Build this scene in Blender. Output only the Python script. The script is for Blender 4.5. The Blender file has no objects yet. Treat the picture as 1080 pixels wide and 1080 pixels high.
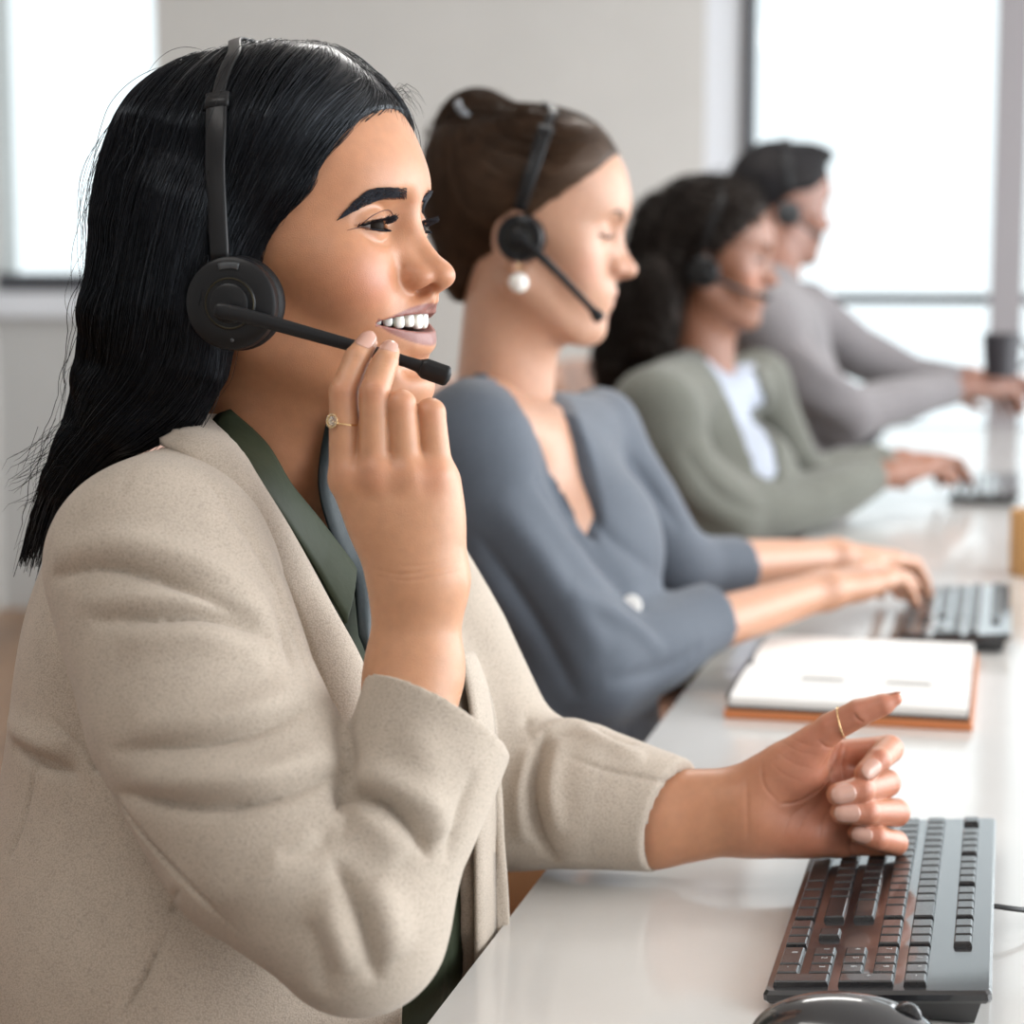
import bpy, math, random
import numpy as np
from mathutils import Vector, Matrix
random.seed(7); RNG = np.random.default_rng(11)

# ------------------------------------------------------------------ camera
LENS_PX = 2100.0
CAM = np.array([0.0, 0.0, 1.18])
PITCH = math.atan(255 / LENS_PX)
YAW = math.atan(525 * math.cos(PITCH) / LENS_PX)
FW = np.array([-math.sin(YAW) * math.cos(PITCH), math.cos(YAW) * math.cos(PITCH), -math.sin(PITCH)])
RT = np.array([math.cos(YAW), math.sin(YAW), 0.0])
UP = np.cross(RT, FW)

def P(px, py, d):
    """world point seen at pixel px,py (1080 frame) at distance d along the view axis"""
    return CAM + d * (FW + (px - 540) / LENS_PX * RT - (py - 540) / LENS_PX * UP)

def PZ(px, py, z):
    q = FW + (px - 540) / LENS_PX * RT - (py - 540) / LENS_PX * UP
    return CAM + q * (z - CAM[2]) / q[2]

scene = bpy.context.scene
cd = bpy.data.cameras.new('camera'); cam = bpy.data.objects.new('camera', cd)
scene.collection.objects.link(cam); scene.camera = cam
cam.matrix_world = Matrix(((RT[0], UP[0], -FW[0], CAM[0]), (RT[1], UP[1], -FW[1], CAM[1]), (RT[2], UP[2], -FW[2], CAM[2]), (0, 0, 0, 1)))
cd.sensor_width = 36.0; cd.lens = 36.0 * LENS_PX / 1080.0
cd.clip_start = 0.05; cd.clip_end = 100
cd.dof.use_dof = True; cd.dof.focus_distance = 1.235; cd.dof.aperture_fstop = 5.2

# ------------------------------------------------------------------ world, light, exposure
world = bpy.data.worlds.new('world'); scene.world = world; world.use_nodes = True
wn = world.node_tree.nodes; wl = world.node_tree.links
bg = wn['Background']
bg.inputs['Color'].default_value = (0.93, 0.97, 1.0, 1); bg.inputs['Strength'].default_value = 1.45
def area(name, loc, target, size, power, color, size_y=None):
    l = bpy.data.lights.new(name, 'AREA'); l.energy = power; l.color = color; l.size = size
    if size_y: l.shape = 'RECTANGLE'; l.size_y = size_y
    o = bpy.data.objects.new(name, l); scene.collection.objects.link(o)
    o.location = loc; o.rotation_euler = (Vector(target) - Vector(loc)).to_track_quat('-Z', 'Y').to_euler()
    return o
area('window_daylight', (3.0, 2.9, 1.65), (-1.0, 2.6, 1.0), 6.0, 215, (0.94, 0.975, 1.0), 2.0)
area('fill_light', (-0.9, 0.2, 2.70), (-0.5, 1.1, 1.0), 1.2, 12, (1.0, 0.97, 0.93), 0.6)  # added soft fill from camera left for the near cheek, no known fixture
area('fill_light_far', (-0.6, 3.4, 2.70), (-0.6, 3.4, 0.0), 1.2, 24, (1.0, 0.97, 0.93), 0.6)  # added top light for hair highlights down the row, not a fixture of the room
scene.view_settings.view_transform = 'Standard'; scene.view_settings.look = 'None'
scene.view_settings.exposure = 0.12; scene.view_settings.gamma = 1.0; scene.view_settings.use_curve_mapping = False

# ------------------------------------------------------------------ signed distance toolkit
def nrm(v):
    v = np.asarray(v, float); return v / (np.linalg.norm(v) + 1e-12)

class Prim:
    __slots__ = ('f', 'c', 'r', 'op', 'k', 'lo', 'hi')
    def __init__(s, f, c, r, op='u', k=0.01, lo=None, hi=None):
        s.f, s.c, s.r, s.op, s.k = f, np.asarray(c, float), r, op, k
        s.lo = s.c - r if lo is None else lo; s.hi = s.c + r if hi is None else hi

def rotm(axis, deg):
    return np.array(Matrix.Rotation(math.radians(deg), 3, axis if isinstance(axis, str) else Vector(axis)))

def ell(c, r, op='u', k=0.01, R=None):
    c = np.asarray(c, float); r = np.asarray(r, float)
    def f(p):
        q = p - c
        if R is not None: q = q @ R
        a = q / r; k0 = np.sqrt((a * a).sum(-1)) + 1e-9
        b = a / r; k1 = np.sqrt((b * b).sum(-1)) + 1e-9
        return k0 * (k0 - 1.0) / k1
    return Prim(f, c, float(r.max()), op, k)

def cap(a, b, ra, rb, op='u', k=0.01, flat=None, s=1.0):
    """tapered capsule; flat = unit axis along which the section is s times as wide"""
    a = np.asarray(a, float); b = np.asarray(b, float); ab = b - a; L2 = float(ab @ ab) + 1e-12
    n = None if flat is None else nrm(flat)
    def f(p):
        q = p - a
        t = np.clip((q @ ab) / L2, 0, 1)
        q = q - t[..., None] * ab
        if n is not None:
            h = q @ n; q = q + n * (h * (1.0 / s - 1.0))[..., None]
        return np.sqrt((q * q).sum(-1)) - (ra + (rb - ra) * t)
    e = max(ra, rb) * max(1.0, s)
    return Prim(f, (a + b) / 2, math.sqrt(L2) / 2 + e, op, k, np.minimum(a, b) - e, np.maximum(a, b) + e)

def box(c, h, rad=0.01, op='u', k=0.01, R=None):
    c = np.asarray(c, float); h = np.asarray(h, float)
    def f(p):
        q = p - c
        if R is not None: q = q @ R
        q = np.abs(q) - h + rad
        return np.sqrt((np.maximum(q, 0) ** 2).sum(-1)) + np.minimum(q.max(-1), 0) - rad
    return Prim(f, c, float(np.linalg.norm(h)), op, k)

def chain(pts, rs, op='u', k=0.008, flat=None, s=1.0):
    """one primitive made of a polyline of tapered capsules"""
    pts = [np.asarray(p, float) for p in pts]
    fs = [cap(pts[i], pts[i + 1], rs[i], rs[i + 1], flat=flat, s=s).f for i in range(len(pts) - 1)]
    def f(p):
        d = fs[0](p)
        for g in fs[1:]: d = np.minimum(d, g(p))
        return d
    A = np.array(pts); c = (A.min(0) + A.max(0)) / 2; e = max(rs) * max(1, s)
    return Prim(f, c, float(np.linalg.norm(A - c, axis=1).max() + e), op, k, A.min(0) - e, A.max(0) + e)

def group(prims, op='u', k=0.01):
    """several primitives folded on their own before they meet the rest"""
    U_ = [p for p in prims if p.op == 'u']
    lo = np.min([p.lo for p in U_], 0); hi = np.max([p.hi for p in U_], 0)
    return Prim(lambda p: fold(prims, p), (lo + hi) / 2, float(np.linalg.norm(hi - lo)) / 2, op, k, lo, hi)

CULL = [True]
def bound(p):
    if not CULL[0]: return np.zeros(3), 99.0
    q = p.reshape(-1, 3); a, b = q.min(0), q.max(0)
    return (a + b) / 2, float(np.linalg.norm(b - a)) / 2 + 1e-5

def fold(prims, p, c=None, h=None):
    d = np.full(p.shape[:-1], 1.0)
    if c is None and d.size > 60: c, h = bound(p)
    for q in prims:
        if c is not None and np.linalg.norm(q.c - c) - q.r > h + q.k + (0.018 if h < .06 else .03): continue
        v = q.f(p); k = q.k
        if q.op == 'u':
            if k > 0:
                hh = np.maximum(k - np.abs(d - v), 0) / k; d = np.minimum(d, v) - hh * hh * k * 0.25
            else: d = np.minimum(d, v)
        elif q.op == 's':
            v = -v; hh = np.maximum(k - np.abs(d - v), 0) / k; d = np.maximum(d, v) + hh * hh * k * 0.25
        else:
            hh = np.maximum(k - np.abs(d - v), 0) / k; d = np.maximum(d, v) + hh * hh * k * 0.25
    return d

def xform(prims, M):
    """carry primitives from a local frame into the world (rigid 4x4)"""
    M = np.asarray(M, float); R = M[:3, :3]; t = M[:3, 3]
    out = []
    for q in prims:
        out.append(Prim((lambda f: (lambda p: f((p - t) @ R)))(q.f), R @ q.c + t, q.r, q.op, q.k))
    return out

def mesh_sdf(prims, vox, lo=None, hi=None):
    un = [q for q in prims if q.op == 'u']
    if lo is None: lo = np.min([q.lo for q in un], 0) - vox * 3
    if hi is None: hi = np.max([q.hi for q in un], 0) + vox * 3
    lo = np.asarray(lo, float); hi = np.asarray(hi, float)
    n = np.ceil((hi - lo) / vox).astype(int) + 1
    assert n.prod() < 9e7, n
    F = np.full(n, 1.0, np.float32); B = 20
    for i in range(0, n[0], B):
        for j in range(0, n[1], B):
            for k in range(0, n[2], B):
                e = np.minimum([i + B, j + B, k + B], n)
                c = lo + (np.array([i, j, k]) + e - 1) / 2 * vox
                h = float(np.linalg.norm((e - 1 - np.array([i, j, k])) / 2 * vox)) + 1e-4
                if not any(np.linalg.norm(q.c - c) - q.r < h + q.k + .01 for q in un): continue
                dc = fold(prims, c[None])[0]
                if abs(dc) > h * 1.9 + 0.03: F[i:e[0], j:e[1], k:e[2]] = dc; continue
                g = np.stack(np.meshgrid(*[lo[a] + np.arange([i, j, k][a], e[a]) * vox for a in range(3)], indexing='ij'), -1)
                F[i:e[0], j:e[1], k:e[2]] = fold(prims, g, c, h)
    return nets(F, lo, vox)

def nets(F, lo, vox):
    S = F < 0
    n = np.array(F.shape)
    c = np.zeros(n - 1, np.uint8)
    for a in (0, 1):
        for b in (0, 1):
            for d in (0, 1):
                c += S[a:n[0] - 1 + a, b:n[1] - 1 + b, d:n[2] - 1 + d]
    act = (c > 0) & (c < 8)
    idx = np.argwhere(act); ids = np.full(n - 1, -1, np.int32); ids[tuple(idx.T)] = np.arange(len(idx))
    acc = np.zeros((len(idx), 3)); cnt = np.zeros(len(idx))
    for ax in range(3):
        o1, o2 = [a for a in range(3) if a != ax]
        for a in (0, 1):
            for b in (0, 1):
                p0 = idx.copy(); p0[:, o1] += a; p0[:, o2] += b; p1 = p0.copy(); p1[:, ax] += 1
                f0 = F[tuple(p0.T)]; f1 = F[tuple(p1.T)]; m = (f0 < 0) != (f1 < 0)
                t = np.where(m, f0 / np.where(m, f0 - f1, 1), 0)
                q = p0.astype(float); q[:, ax] += t
                acc[m] += q[m]; cnt[m] += 1
    V = lo + acc / cnt[:, None] * vox
    Fc = []
    for ax in range(3):
        o1, o2 = [(1, 2), (2, 0), (0, 1)][ax]
        s0 = [slice(None)] * 3; s1 = [slice(None)] * 3; s0[ax] = slice(0, -1); s1[ax] = slice(1, None)
        E = S[tuple(s0)] != S[tuple(s1)]
        e = np.argwhere(E); e = e[(e[:, o1] > 0) & (e[:, o2] > 0) & (e[:, o1] < n[o1] - 1) & (e[:, o2] < n[o2] - 1)]
        def g(a, b):
            q = e.copy(); q[:, o1] -= a; q[:, o2] -= b; return ids[tuple(q.T)]
        quad = np.stack([g(1, 1), g(0, 1), g(0, 0), g(1, 0)], 1)
        flip = ~S[tuple(e.T)]
        quad[flip] = quad[flip][:, ::-1]
        Fc.append(quad)
    Fc = np.concatenate(Fc); Fc = Fc[(Fc >= 0).all(1)]
    return V, Fc

def relax(V, Fc, it=1, lam=0.5):
    for _ in range(it):
        A = np.zeros_like(V); n = np.zeros(len(V))
        for i in range(4):
            for j in (1, 3):
                a = Fc[:, i]; b = Fc[:, (i + j) % 4]
                A += np.stack([np.bincount(a, V[b, d], len(V)) for d in range(3)], 1); n += np.bincount(a, minlength=len(V))
        V = V + lam * (A / np.maximum(n, 1)[:, None] - V)
    return V

def vnormals(V, Fc):
    n = np.cross(V[Fc[:, 2]] - V[Fc[:, 0]], V[Fc[:, 3]] - V[Fc[:, 1]])
    N = np.zeros_like(V)
    for i in range(4): N += np.stack([np.bincount(Fc[:, i], n[:, d], len(V)) for d in range(3)], 1)
    return N / (np.linalg.norm(N, axis=1, keepdims=True) + 1e-12)

def dist_poly(V, pts):
    """distance of points to a polyline and the parameter 0..1 along it"""
    best = np.full(len(V), 1e9); par = np.zeros(len(V)); pts = np.asarray(pts, float)
    m = len(pts) - 1
    for i in range(m):
        a, b = pts[i], pts[i + 1]; ab = b - a; t = np.clip((V - a) @ ab / (ab @ ab + 1e-12), 0, 1)
        d = np.linalg.norm(V - a - t[:, None] * ab, axis=1); k = d < best
        best[k] = d[k]; par[k] = (i + t[k]) / m
    return best, par

def smooth_poly(pts, n=24):
    """Catmull-Rom through control points"""
    p = np.asarray(pts, float)
    if len(p) < 3: return np.array([p[0] + (p[-1] - p[0]) * t for t in np.linspace(0, 1, n)])
    q = np.vstack([2 * p[0] - p[1], p, 2 * p[-1] - p[-2]])
    out = []
    for t in np.linspace(0, len(p) - 1 - 1e-9, n):
        i = int(t); u = t - i; a, b, c, d = q[i:i + 4]
        out.append(0.5 * (2 * b + (c - a) * u + (2 * a - 5 * b + 4 * c - d) * u * u + (3 * b - a - 3 * c + d) * u ** 3))
    return np.array(out)

def trace(prims, px, py, d0=0.8, d1=2.2, off=0.0):
    """where the line of sight through a pixel meets a body given by primitives"""
    q = P(px, py, 1.0) - CAM; ln = np.linalg.norm(q); t = d0; best = (1e9, d0)
    for _ in range(90):
        v = fold(prims, (CAM + q * t)[None])[0] - off
        if v < best[0]: best = (v, t)
        if v < 0.0004: return CAM + q * t
        t += max(v, 0.0006) / ln * 0.8
        if t > d1: break
    return CAM + q * best[1]

def trace_many(prims, pix, d0=0.8, d1=2.2, off=0.0):
    pix = np.asarray(pix, float); CULL[0] = False
    q = FW + ((pix[:, 0] - 540) / LENS_PX)[:, None] * RT - ((pix[:, 1] - 540) / LENS_PX)[:, None] * UP
    ln = np.linalg.norm(q, axis=1); t = np.full(len(q), float(d0)); bt = t.copy(); bv = np.full(len(q), 1e9); done = np.zeros(len(q), bool)
    for _ in range(110):
        a = ~done
        if not a.any(): break
        v = fold(prims, CAM + q[a] * t[a, None]) - off; ia = np.where(a)[0]
        b = v < bv[ia]; bv[ia[b]] = v[b]; bt[ia[b]] = t[ia[b]]
        hit = (v < .0003) | (t[ia] > d1); done[ia[hit]] = True
        go = ia[~hit]; t[go] += np.maximum(v[~hit], .0005) / ln[go] * .8
    CULL[0] = True
    return CAM + q * bt[:, None]

# ------------------------------------------------------------------ objects
def link(o, parent=None):
    scene.collection.objects.link(o)
    if parent is not None:
        o.parent = parent; o.matrix_parent_inverse = parent.matrix_world.inverted() if False else Matrix.Translation(-Vector(parent.location))
    return o

def mobj(name, V, Fc, mat, parent=None, smooth=True, col=None):
    me = bpy.data.meshes.new(name)
    V = np.asarray(V, float)
    if isinstance(Fc, np.ndarray) and Fc.ndim == 2:
        m, w = Fc.shape
        me.vertices.add(len(V)); me.vertices.foreach_set('co', V.astype(np.float32).ravel())
        me.loops.add(m * w); me.loops.foreach_set('vertex_index', Fc.astype(np.int32).ravel())
        me.polygons.add(m); me.polygons.foreach_set('loop_start', np.arange(0, m * w, w, dtype=np.int32))
        me.polygons.foreach_set('loop_total', np.full(m, w, np.int32))
        me.update(calc_edges=True)
    else:
        me.from_pydata([tuple(v) for v in V], [], [tuple(int(i) for i in f) for f in Fc]); me.update()
    if smooth: me.polygons.foreach_set('use_smooth', np.ones(len(me.polygons), bool))
    if col is not None:
        ca = me.color_attributes.new('tint', 'FLOAT_COLOR', 'POINT')
        cc = np.ones((len(V), 4), np.float32); cc[:, :col.shape[1]] = col; ca.data.foreach_set('color', cc.ravel())
    for m_ in (mat if isinstance(mat, (list, tuple)) else [mat]):
        if m_ is not None: me.materials.append(m_)
    return link(bpy.data.objects.new(name, me), parent)

def empty(name, loc, label=None, cat=None, grp=None):
    o = bpy.data.objects.new(name, None); scene.collection.objects.link(o); o.location = loc
    o.empty_display_size = 0.05
    return tag(o, label, cat, grp)

def tag(o, label=None, cat=None, grp=None, kind=None):
    if label: o['label'] = label
    if cat: o['category'] = cat
    if grp: o['group'] = grp
    if kind: o['kind'] = kind
    return o

class MB:
    """collects simple pieces into one mesh"""
    def __init__(s): s.V = []; s.F = []
    def add(s, V, Fc):
        o = len(s.V); s.V += [tuple(v) for v in V]; s.F += [tuple(int(i) + o for i in f) for f in Fc]; return s
    def tube(s, pts, r, n=10, caps=True, flat=None, sq=1.0, up=None):
        pts = np.asarray(pts, float); m = len(pts); r = np.broadcast_to(r, m)
        T = np.gradient(pts, axis=0); T /= np.linalg.norm(T, axis=1, keepdims=True) + 1e-12
        a = np.asarray(up, float) if up is not None else (np.array([0, 0, 1.0]) if abs(T[0][2]) < .9 else np.array([1.0, 0, 0]))
        V = []; A = nrm(a - T[0] * (a @ T[0]))
        for i in range(m):
            A = nrm(A - T[i] * (A @ T[i])) if up is None else nrm(a - T[i] * (a @ T[i]))
            B = np.cross(T[i], A)
            for j in range(n):
                t = 2 * math.pi * j / n; V.append(pts[i] + r[i] * (A * math.cos(t) * sq + B * math.sin(t)))
        Fc = [(i * n + j, i * n + (j + 1) % n, (i + 1) * n + (j + 1) % n, (i + 1) * n + j) for i in range(m - 1) for j in range(n)]
        if caps: Fc += [tuple(reversed(range(n))), tuple(range((m - 1) * n, m * n))]
        return s.add(V, Fc)
    def box(s, lo, hi, M=None, bev=0.0):
        lo = np.asarray(lo, float); hi = np.asarray(hi, float)
        if bev > 0:
            # chamfered box: three stacked rounded outlines
            V = []; k = min(bev, *(hi - lo) / 2.01)
            def ring(z, q):
                x0, y0, x1, y1 = lo[0] + q, lo[1] + q, hi[0] - q, hi[1] - q; c = k
                return [(x0 + c, y0, z), (x1 - c, y0, z), (x1, y0 + c, z), (x1, y1 - c, z), (x1 - c, y1, z), (x0 + c, y1, z), (x0, y1 - c, z), (x0, y0 + c, z)]
            V = ring(lo[2], k * .7) + ring(lo[2] + k, 0) + ring(hi[2] - k, 0) + ring(hi[2], k * .7)
            Fc = [tuple(reversed(range(8))), tuple(range(24, 32))] + [(l * 8 + j, l * 8 + (j + 1) % 8, (l + 1) * 8 + (j + 1) % 8, (l + 1) * 8 + j) for l in range(3) for j in range(8)]
        else:
            V = [(x, y, z) for z in (lo[2], hi[2]) for y in (lo[1], hi[1]) for x in (lo[0], hi[0])]
            Fc = [(0, 2, 3, 1), (4, 5, 7, 6), (0, 1, 5, 4), (2, 6, 7, 3), (0, 4, 6, 2), (1, 3, 7, 5)]
        V = np.array(V, float)
        if M is not None: M = np.asarray(M, float); V = V @ M[:3, :3].T + M[:3, 3]
        return s.add(V, Fc)
    def lathe(s, prof, M=None, n=32, sx=1.0, sy=1.0, close=True):
        V = [(r * math.cos(2 * math.pi * j / n) * sx, r * math.sin(2 * math.pi * j / n) * sy, z) for r, z in prof for j in range(n)]
        V = np.array(V, float); m = len(prof)
        Fc = [(i * n + j, i * n + (j + 1) % n, (i + 1) * n + (j + 1) % n, (i + 1) * n + j) for i in range(m - 1) for j in range(n)]
        if close: Fc += [tuple(reversed(range(n))), tuple(range((m - 1) * n, m * n))]
        if M is not None: M = np.asarray(M, float); V = V @ M[:3, :3].T + M[:3, 3]
        return s.add(V, Fc)
    def sphere(s, c, r, n=20, m=12, M=None):
        prof = [(max(math.sin(math.pi * i / m), 1e-4), -math.cos(math.pi * i / m)) for i in range(m + 1)]
        r = np.broadcast_to(np.asarray(r, float), 3); T = np.eye(4); T[:3, :3] = np.diag(r); T[:3, 3] = c
        if M is not None: T = np.asarray(M) @ T
        return s.lathe(prof, T, n)
    def build(s, name, mat, parent=None, smooth=True, bevel=0.0, auto=None):
        o = mobj(name, np.array(s.V), s.F, mat, parent, smooth)
        if bevel:
            b = o.modifiers.new('bevel', 'BEVEL'); b.width = bevel; b.segments = 2; b.limit_method = 'ANGLE'; b.harden_normals = False
        if auto is not None:
            o.data.set_sharp_from_angle(angle=math.radians(auto))
        return o

def frame(o, x, z=None, y=None):
    """4x4 with x axis and approximate z (or y) axis"""
    x = nrm(x)
    if z is not None: z = nrm(np.asarray(z) - x * (np.asarray(z) @ x)); y = np.cross(z, x)
    else: y = nrm(np.asarray(y) - x * (np.asarray(y) @ x)); z = np.cross(x, y)
    M = np.eye(4); M[:3, 0] = x; M[:3, 1] = y; M[:3, 2] = z; M[:3, 3] = o
    return M

# ------------------------------------------------------------------ materials
def mat(name, color, rough=0.5, metal=0.0, sss=0.0, spec=0.5, coat=0.0, tint=False, bump=None, noise=None, alpha=1.0, trans=0.0, sheen=0.0, aniso=0.0, emit=0.0, sssr=(0.012, 0.004, 0.002)):
    m = bpy.data.materials.new(name); m.use_nodes = True; nt = m.node_tree; b = nt.nodes['Principled BSDF']
    b.inputs['Base Color'].default_value = (*color, 1); b.inputs['Roughness'].default_value = rough
    b.inputs['Metallic'].default_value = metal; b.inputs['Specular IOR Level'].default_value = spec
    b.inputs['Coat Weight'].default_value = coat; b.inputs['Transmission Weight'].default_value = trans
    b.inputs['Sheen Weight'].default_value = sheen; b.inputs['Anisotropic'].default_value = aniso
    b.inputs['Alpha'].default_value = alpha
    if sss:
        b.inputs['Subsurface Weight'].default_value = sss; b.inputs['Subsurface Radius'].default_value = sssr
        b.inputs['Subsurface Scale'].default_value = 1.0
    tc = nt.nodes.new('ShaderNodeTexCoord')
    src = None
    if tint:
        a = nt.nodes.new('ShaderNodeAttribute'); a.attribute_name = 'tint'; src = a.outputs['Color']
    if noise:   # (scale, amount[, stretch])
        t = nt.nodes.new('ShaderNodeTexNoise'); t.inputs['Scale'].default_value = noise[0]; t.inputs['Detail'].default_value = 5
        mp = nt.nodes.new('ShaderNodeMapping'); nt.links.new(tc.outputs['Object'], mp.inputs['Vector']); nt.links.new(mp.outputs[0], t.inputs['Vector'])
        if len(noise) > 2: mp.inputs['Scale'].default_value = noise[2]
        mr = nt.nodes.new('ShaderNodeMapRange'); mr.inputs['From Min'].default_value = 0.3; mr.inputs['From Max'].default_value = 0.7
        mr.inputs['To Min'].default_value = 1 - noise[1]; mr.inputs['To Max'].default_value = 1 + noise[1]
        nt.links.new(t.outputs['Fac'], mr.inputs['Value'])
        mx = nt.nodes.new('ShaderNodeMix'); mx.data_type = 'RGBA'; mx.blend_type = 'MULTIPLY'; mx.inputs['Factor'].default_value = 1
        if src is not None: nt.links.new(src, mx.inputs[6])
        else: mx.inputs[6].default_value = (*color, 1)
        nt.links.new(mr.outputs['Result'], mx.inputs[7]); src = mx.outputs[2]
    if src is not None: nt.links.new(src, b.inputs['Base Color'])
    if bump:    # (scale, distance)
        t = nt.nodes.new('ShaderNodeTexNoise'); t.inputs['Scale'].default_value = bump[0]; t.inputs['Detail'].default_value = 4
        nt.links.new(tc.outputs['Object'], t.inputs['Vector'])
        bp = nt.nodes.new('ShaderNodeBump'); bp.inputs['Distance'].default_value = bump[1]; bp.inputs['Strength'].default_value = 1.0
        nt.links.new(t.outputs['Fac'], bp.inputs['Height']); nt.links.new(bp.outputs[0], b.inputs['Normal'])
    return m
# ------------------------------------------------------------------ the room
def PY(px, py, Y):
    q = FW + (px - 540) / LENS_PX * RT - (py - 540) / LENS_PX * UP
    return CAM + q * (Y - CAM[1]) / q[1]
WY = 6.3
WALLM = mat('warm grey painted wall', (.62, .61, .59), rough=.85, noise=(3, .03), bump=(90, .0006))
WALLG = mat('pale grey wall cladding', (.56, .57, .57), rough=.8, noise=(14, .06, (6, 1, .15)))
CEIL = mat('white ceiling', (.8, .8, .79), rough=.9)
FRAMEM = mat('dark grey aluminium frame', (.085, .088, .10), rough=.45, metal=.3)
PILLM = mat('mauve grey pillar paint', (.30, .285, .30), rough=.7)
WHITEP = mat('white reveal paint', (.80, .84, .90), rough=.6)
FLOORM = mat('orange brown wood floor', (.30, .17, .09), rough=.35, noise=(6, .35, (1, .12, 1)), bump=(40, .0004))
def glass_mat():
    m = bpy.data.materials.new('window glass'); m.use_nodes = True; nt = m.node_tree; nt.nodes.clear()
    o = nt.nodes.new('ShaderNodeOutputMaterial'); t = nt.nodes.new('ShaderNodeBsdfTransparent'); g = nt.nodes.new('ShaderNodeBsdfGlossy'); mx = nt.nodes.new('ShaderNodeMixShader'); f = nt.nodes.new('ShaderNodeFresnel')
    t.inputs['Color'].default_value = (.95, .985, .99, 1); g.inputs['Roughness'].default_value = .02; nt.links.new(f.outputs[0], mx.inputs[0]); nt.links.new(t.outputs[0], mx.inputs[1]); nt.links.new(g.outputs[0], mx.inputs[2]); nt.links.new(mx.outputs[0], o.inputs[0]); return m
GLASS = glass_mat()
def struct(o, kind='structure'): o['kind'] = kind; return o
x168 = PY(168, 288, WY)[0]; x745 = PY(744, 100, WY)[0]; x783 = PY(783, 100, WY)[0]; x795 = PY(795, 100, WY)[0]; x1048 = PY(1047, 200, WY)[0]; x1078 = PY(1082, 200, WY)[0]
zr1 = PY(900, 310, WY)[2]; zr0 = PY(900, 321, WY)[2]; zl1 = PY(80, 288, WY)[2]; zl0 = PY(80, 308, WY)[2]; zs = PY(80, 334, WY)[2]
XL, XR, ZT, TH = -3.4, 3.2, 2.75, .16
struct(MB().box((XL, -2.6, -.02), (XR, WY + TH, 0)).build('floor', FLOORM, smooth=False))
struct(MB().box((XL, -2.6, ZT), (XR, WY + TH, ZT + .05)).build('ceiling', CEIL, smooth=False))
struct(MB().box((XL - .1, -2.6, 0), (XL, WY + TH, ZT)).build('wall_left', WALLM, smooth=False))
struct(MB().box((XL, -2.7, 0), (XR, -2.6, ZT)).build('wall_front', WALLM, smooth=False))
w = MB()
w.box((x168, WY, 0), (x745, WY + TH, ZT)).box((XL, WY, ZT - .12), (x168, WY + TH, ZT)).box((x745, WY, ZT - .12), (XR, WY + TH, ZT)).box((x745, WY, 0), (XR, WY + TH, .62))
struct(w.build('wall_back', WALLM, smooth=False))
struct(MB().box((XL, WY - .012, 0), (x168, WY + TH, zs)).build('wall_left_lower', WALLG, smooth=False)).name = 'wall_back_lower'
struct(MB().box((XL, WY - .07, zs), (x168 + .01, WY + TH, zl0)).build('trim_1', WHITEP, smooth=False))
fr = MB().box((XL, WY, zl0), (x168, WY + .07, zl1)).box((XL, WY, ZT - .18), (x168, WY + .07, ZT - .12)).build('window_1', FRAMEM, smooth=False); struct(fr)
MB().box((XL, WY + .04, zl1), (x168, WY + .048, ZT - .18)).build('pane', GLASS, fr, smooth=False)
struct(MB().box((x745, WY, .62), (x783, WY + TH, ZT - .12)).build('trim_2', WHITEP, smooth=False))
f2 = MB().box((x783, WY - .02, .62), (x795, WY + .08, ZT - .12)).box((x795, WY, zr0), (x1048, WY + .07, zr1)).box((x795, WY, .62), (x1048, WY + .07, .70)).box((x795, WY, ZT - .18), (x1048, WY + .07, ZT - .12)).build('window_2', FRAMEM, smooth=False); struct(f2)
MB().box((x795, WY + .04, .70), (x1048, WY + .048, zr0)).build('pane', GLASS, f2, smooth=False); MB().box((x795, WY + .04, zr1), (x1048, WY + .048, ZT - .18)).build('pane', GLASS, f2, smooth=False)
struct(MB().box((x1048, WY - .12, 0), (x1078, WY + TH, ZT)).build('trim_3', PILLM, smooth=False))
f3 = MB().box((x1078, WY, .62), (XR, WY + .07, .70)).box((x1078, WY, zr0), (XR, WY + .07, zr1)).build('window_3', FRAMEM, smooth=False); struct(f3)
MB().box((x1078, WY + .04, .70), (XR, WY + .048, zr0)).build('pane', GLASS, f3, smooth=False); MB().box((x1078, WY + .04, zr1), (XR, WY + .048, ZT - .12)).build('pane', GLASS, f3, smooth=False)

# ------------------------------------------------------------------ desk
DESKM = mat('glossy white laminate', (.62, .61, .59), rough=.13, spec=.5, coat=.3, noise=(9, .02), bump=(260, .00006))
DT = .74; EX = -.321
dk = empty('desk', (.35, 3.2, 0), 'long white glossy desk shared by the whole row', 'desk')
MB().box((EX, .62, DT - .028), (.95, 5.75, DT), bev=.002).build('desktop', DESKM, dk, smooth=False)
LEGM = mat('light grey metal', (.55, .55, .56), rough=.4, metal=.6)
for y in (.75, 2.35, 4.0, 5.6):
    for x in (EX + .22, .85): MB().box((x - .025, y - .025, 0), (x + .025, y + .025, DT - .028), bev=.003).build('leg', LEGM, dk, smooth=False)
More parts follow.
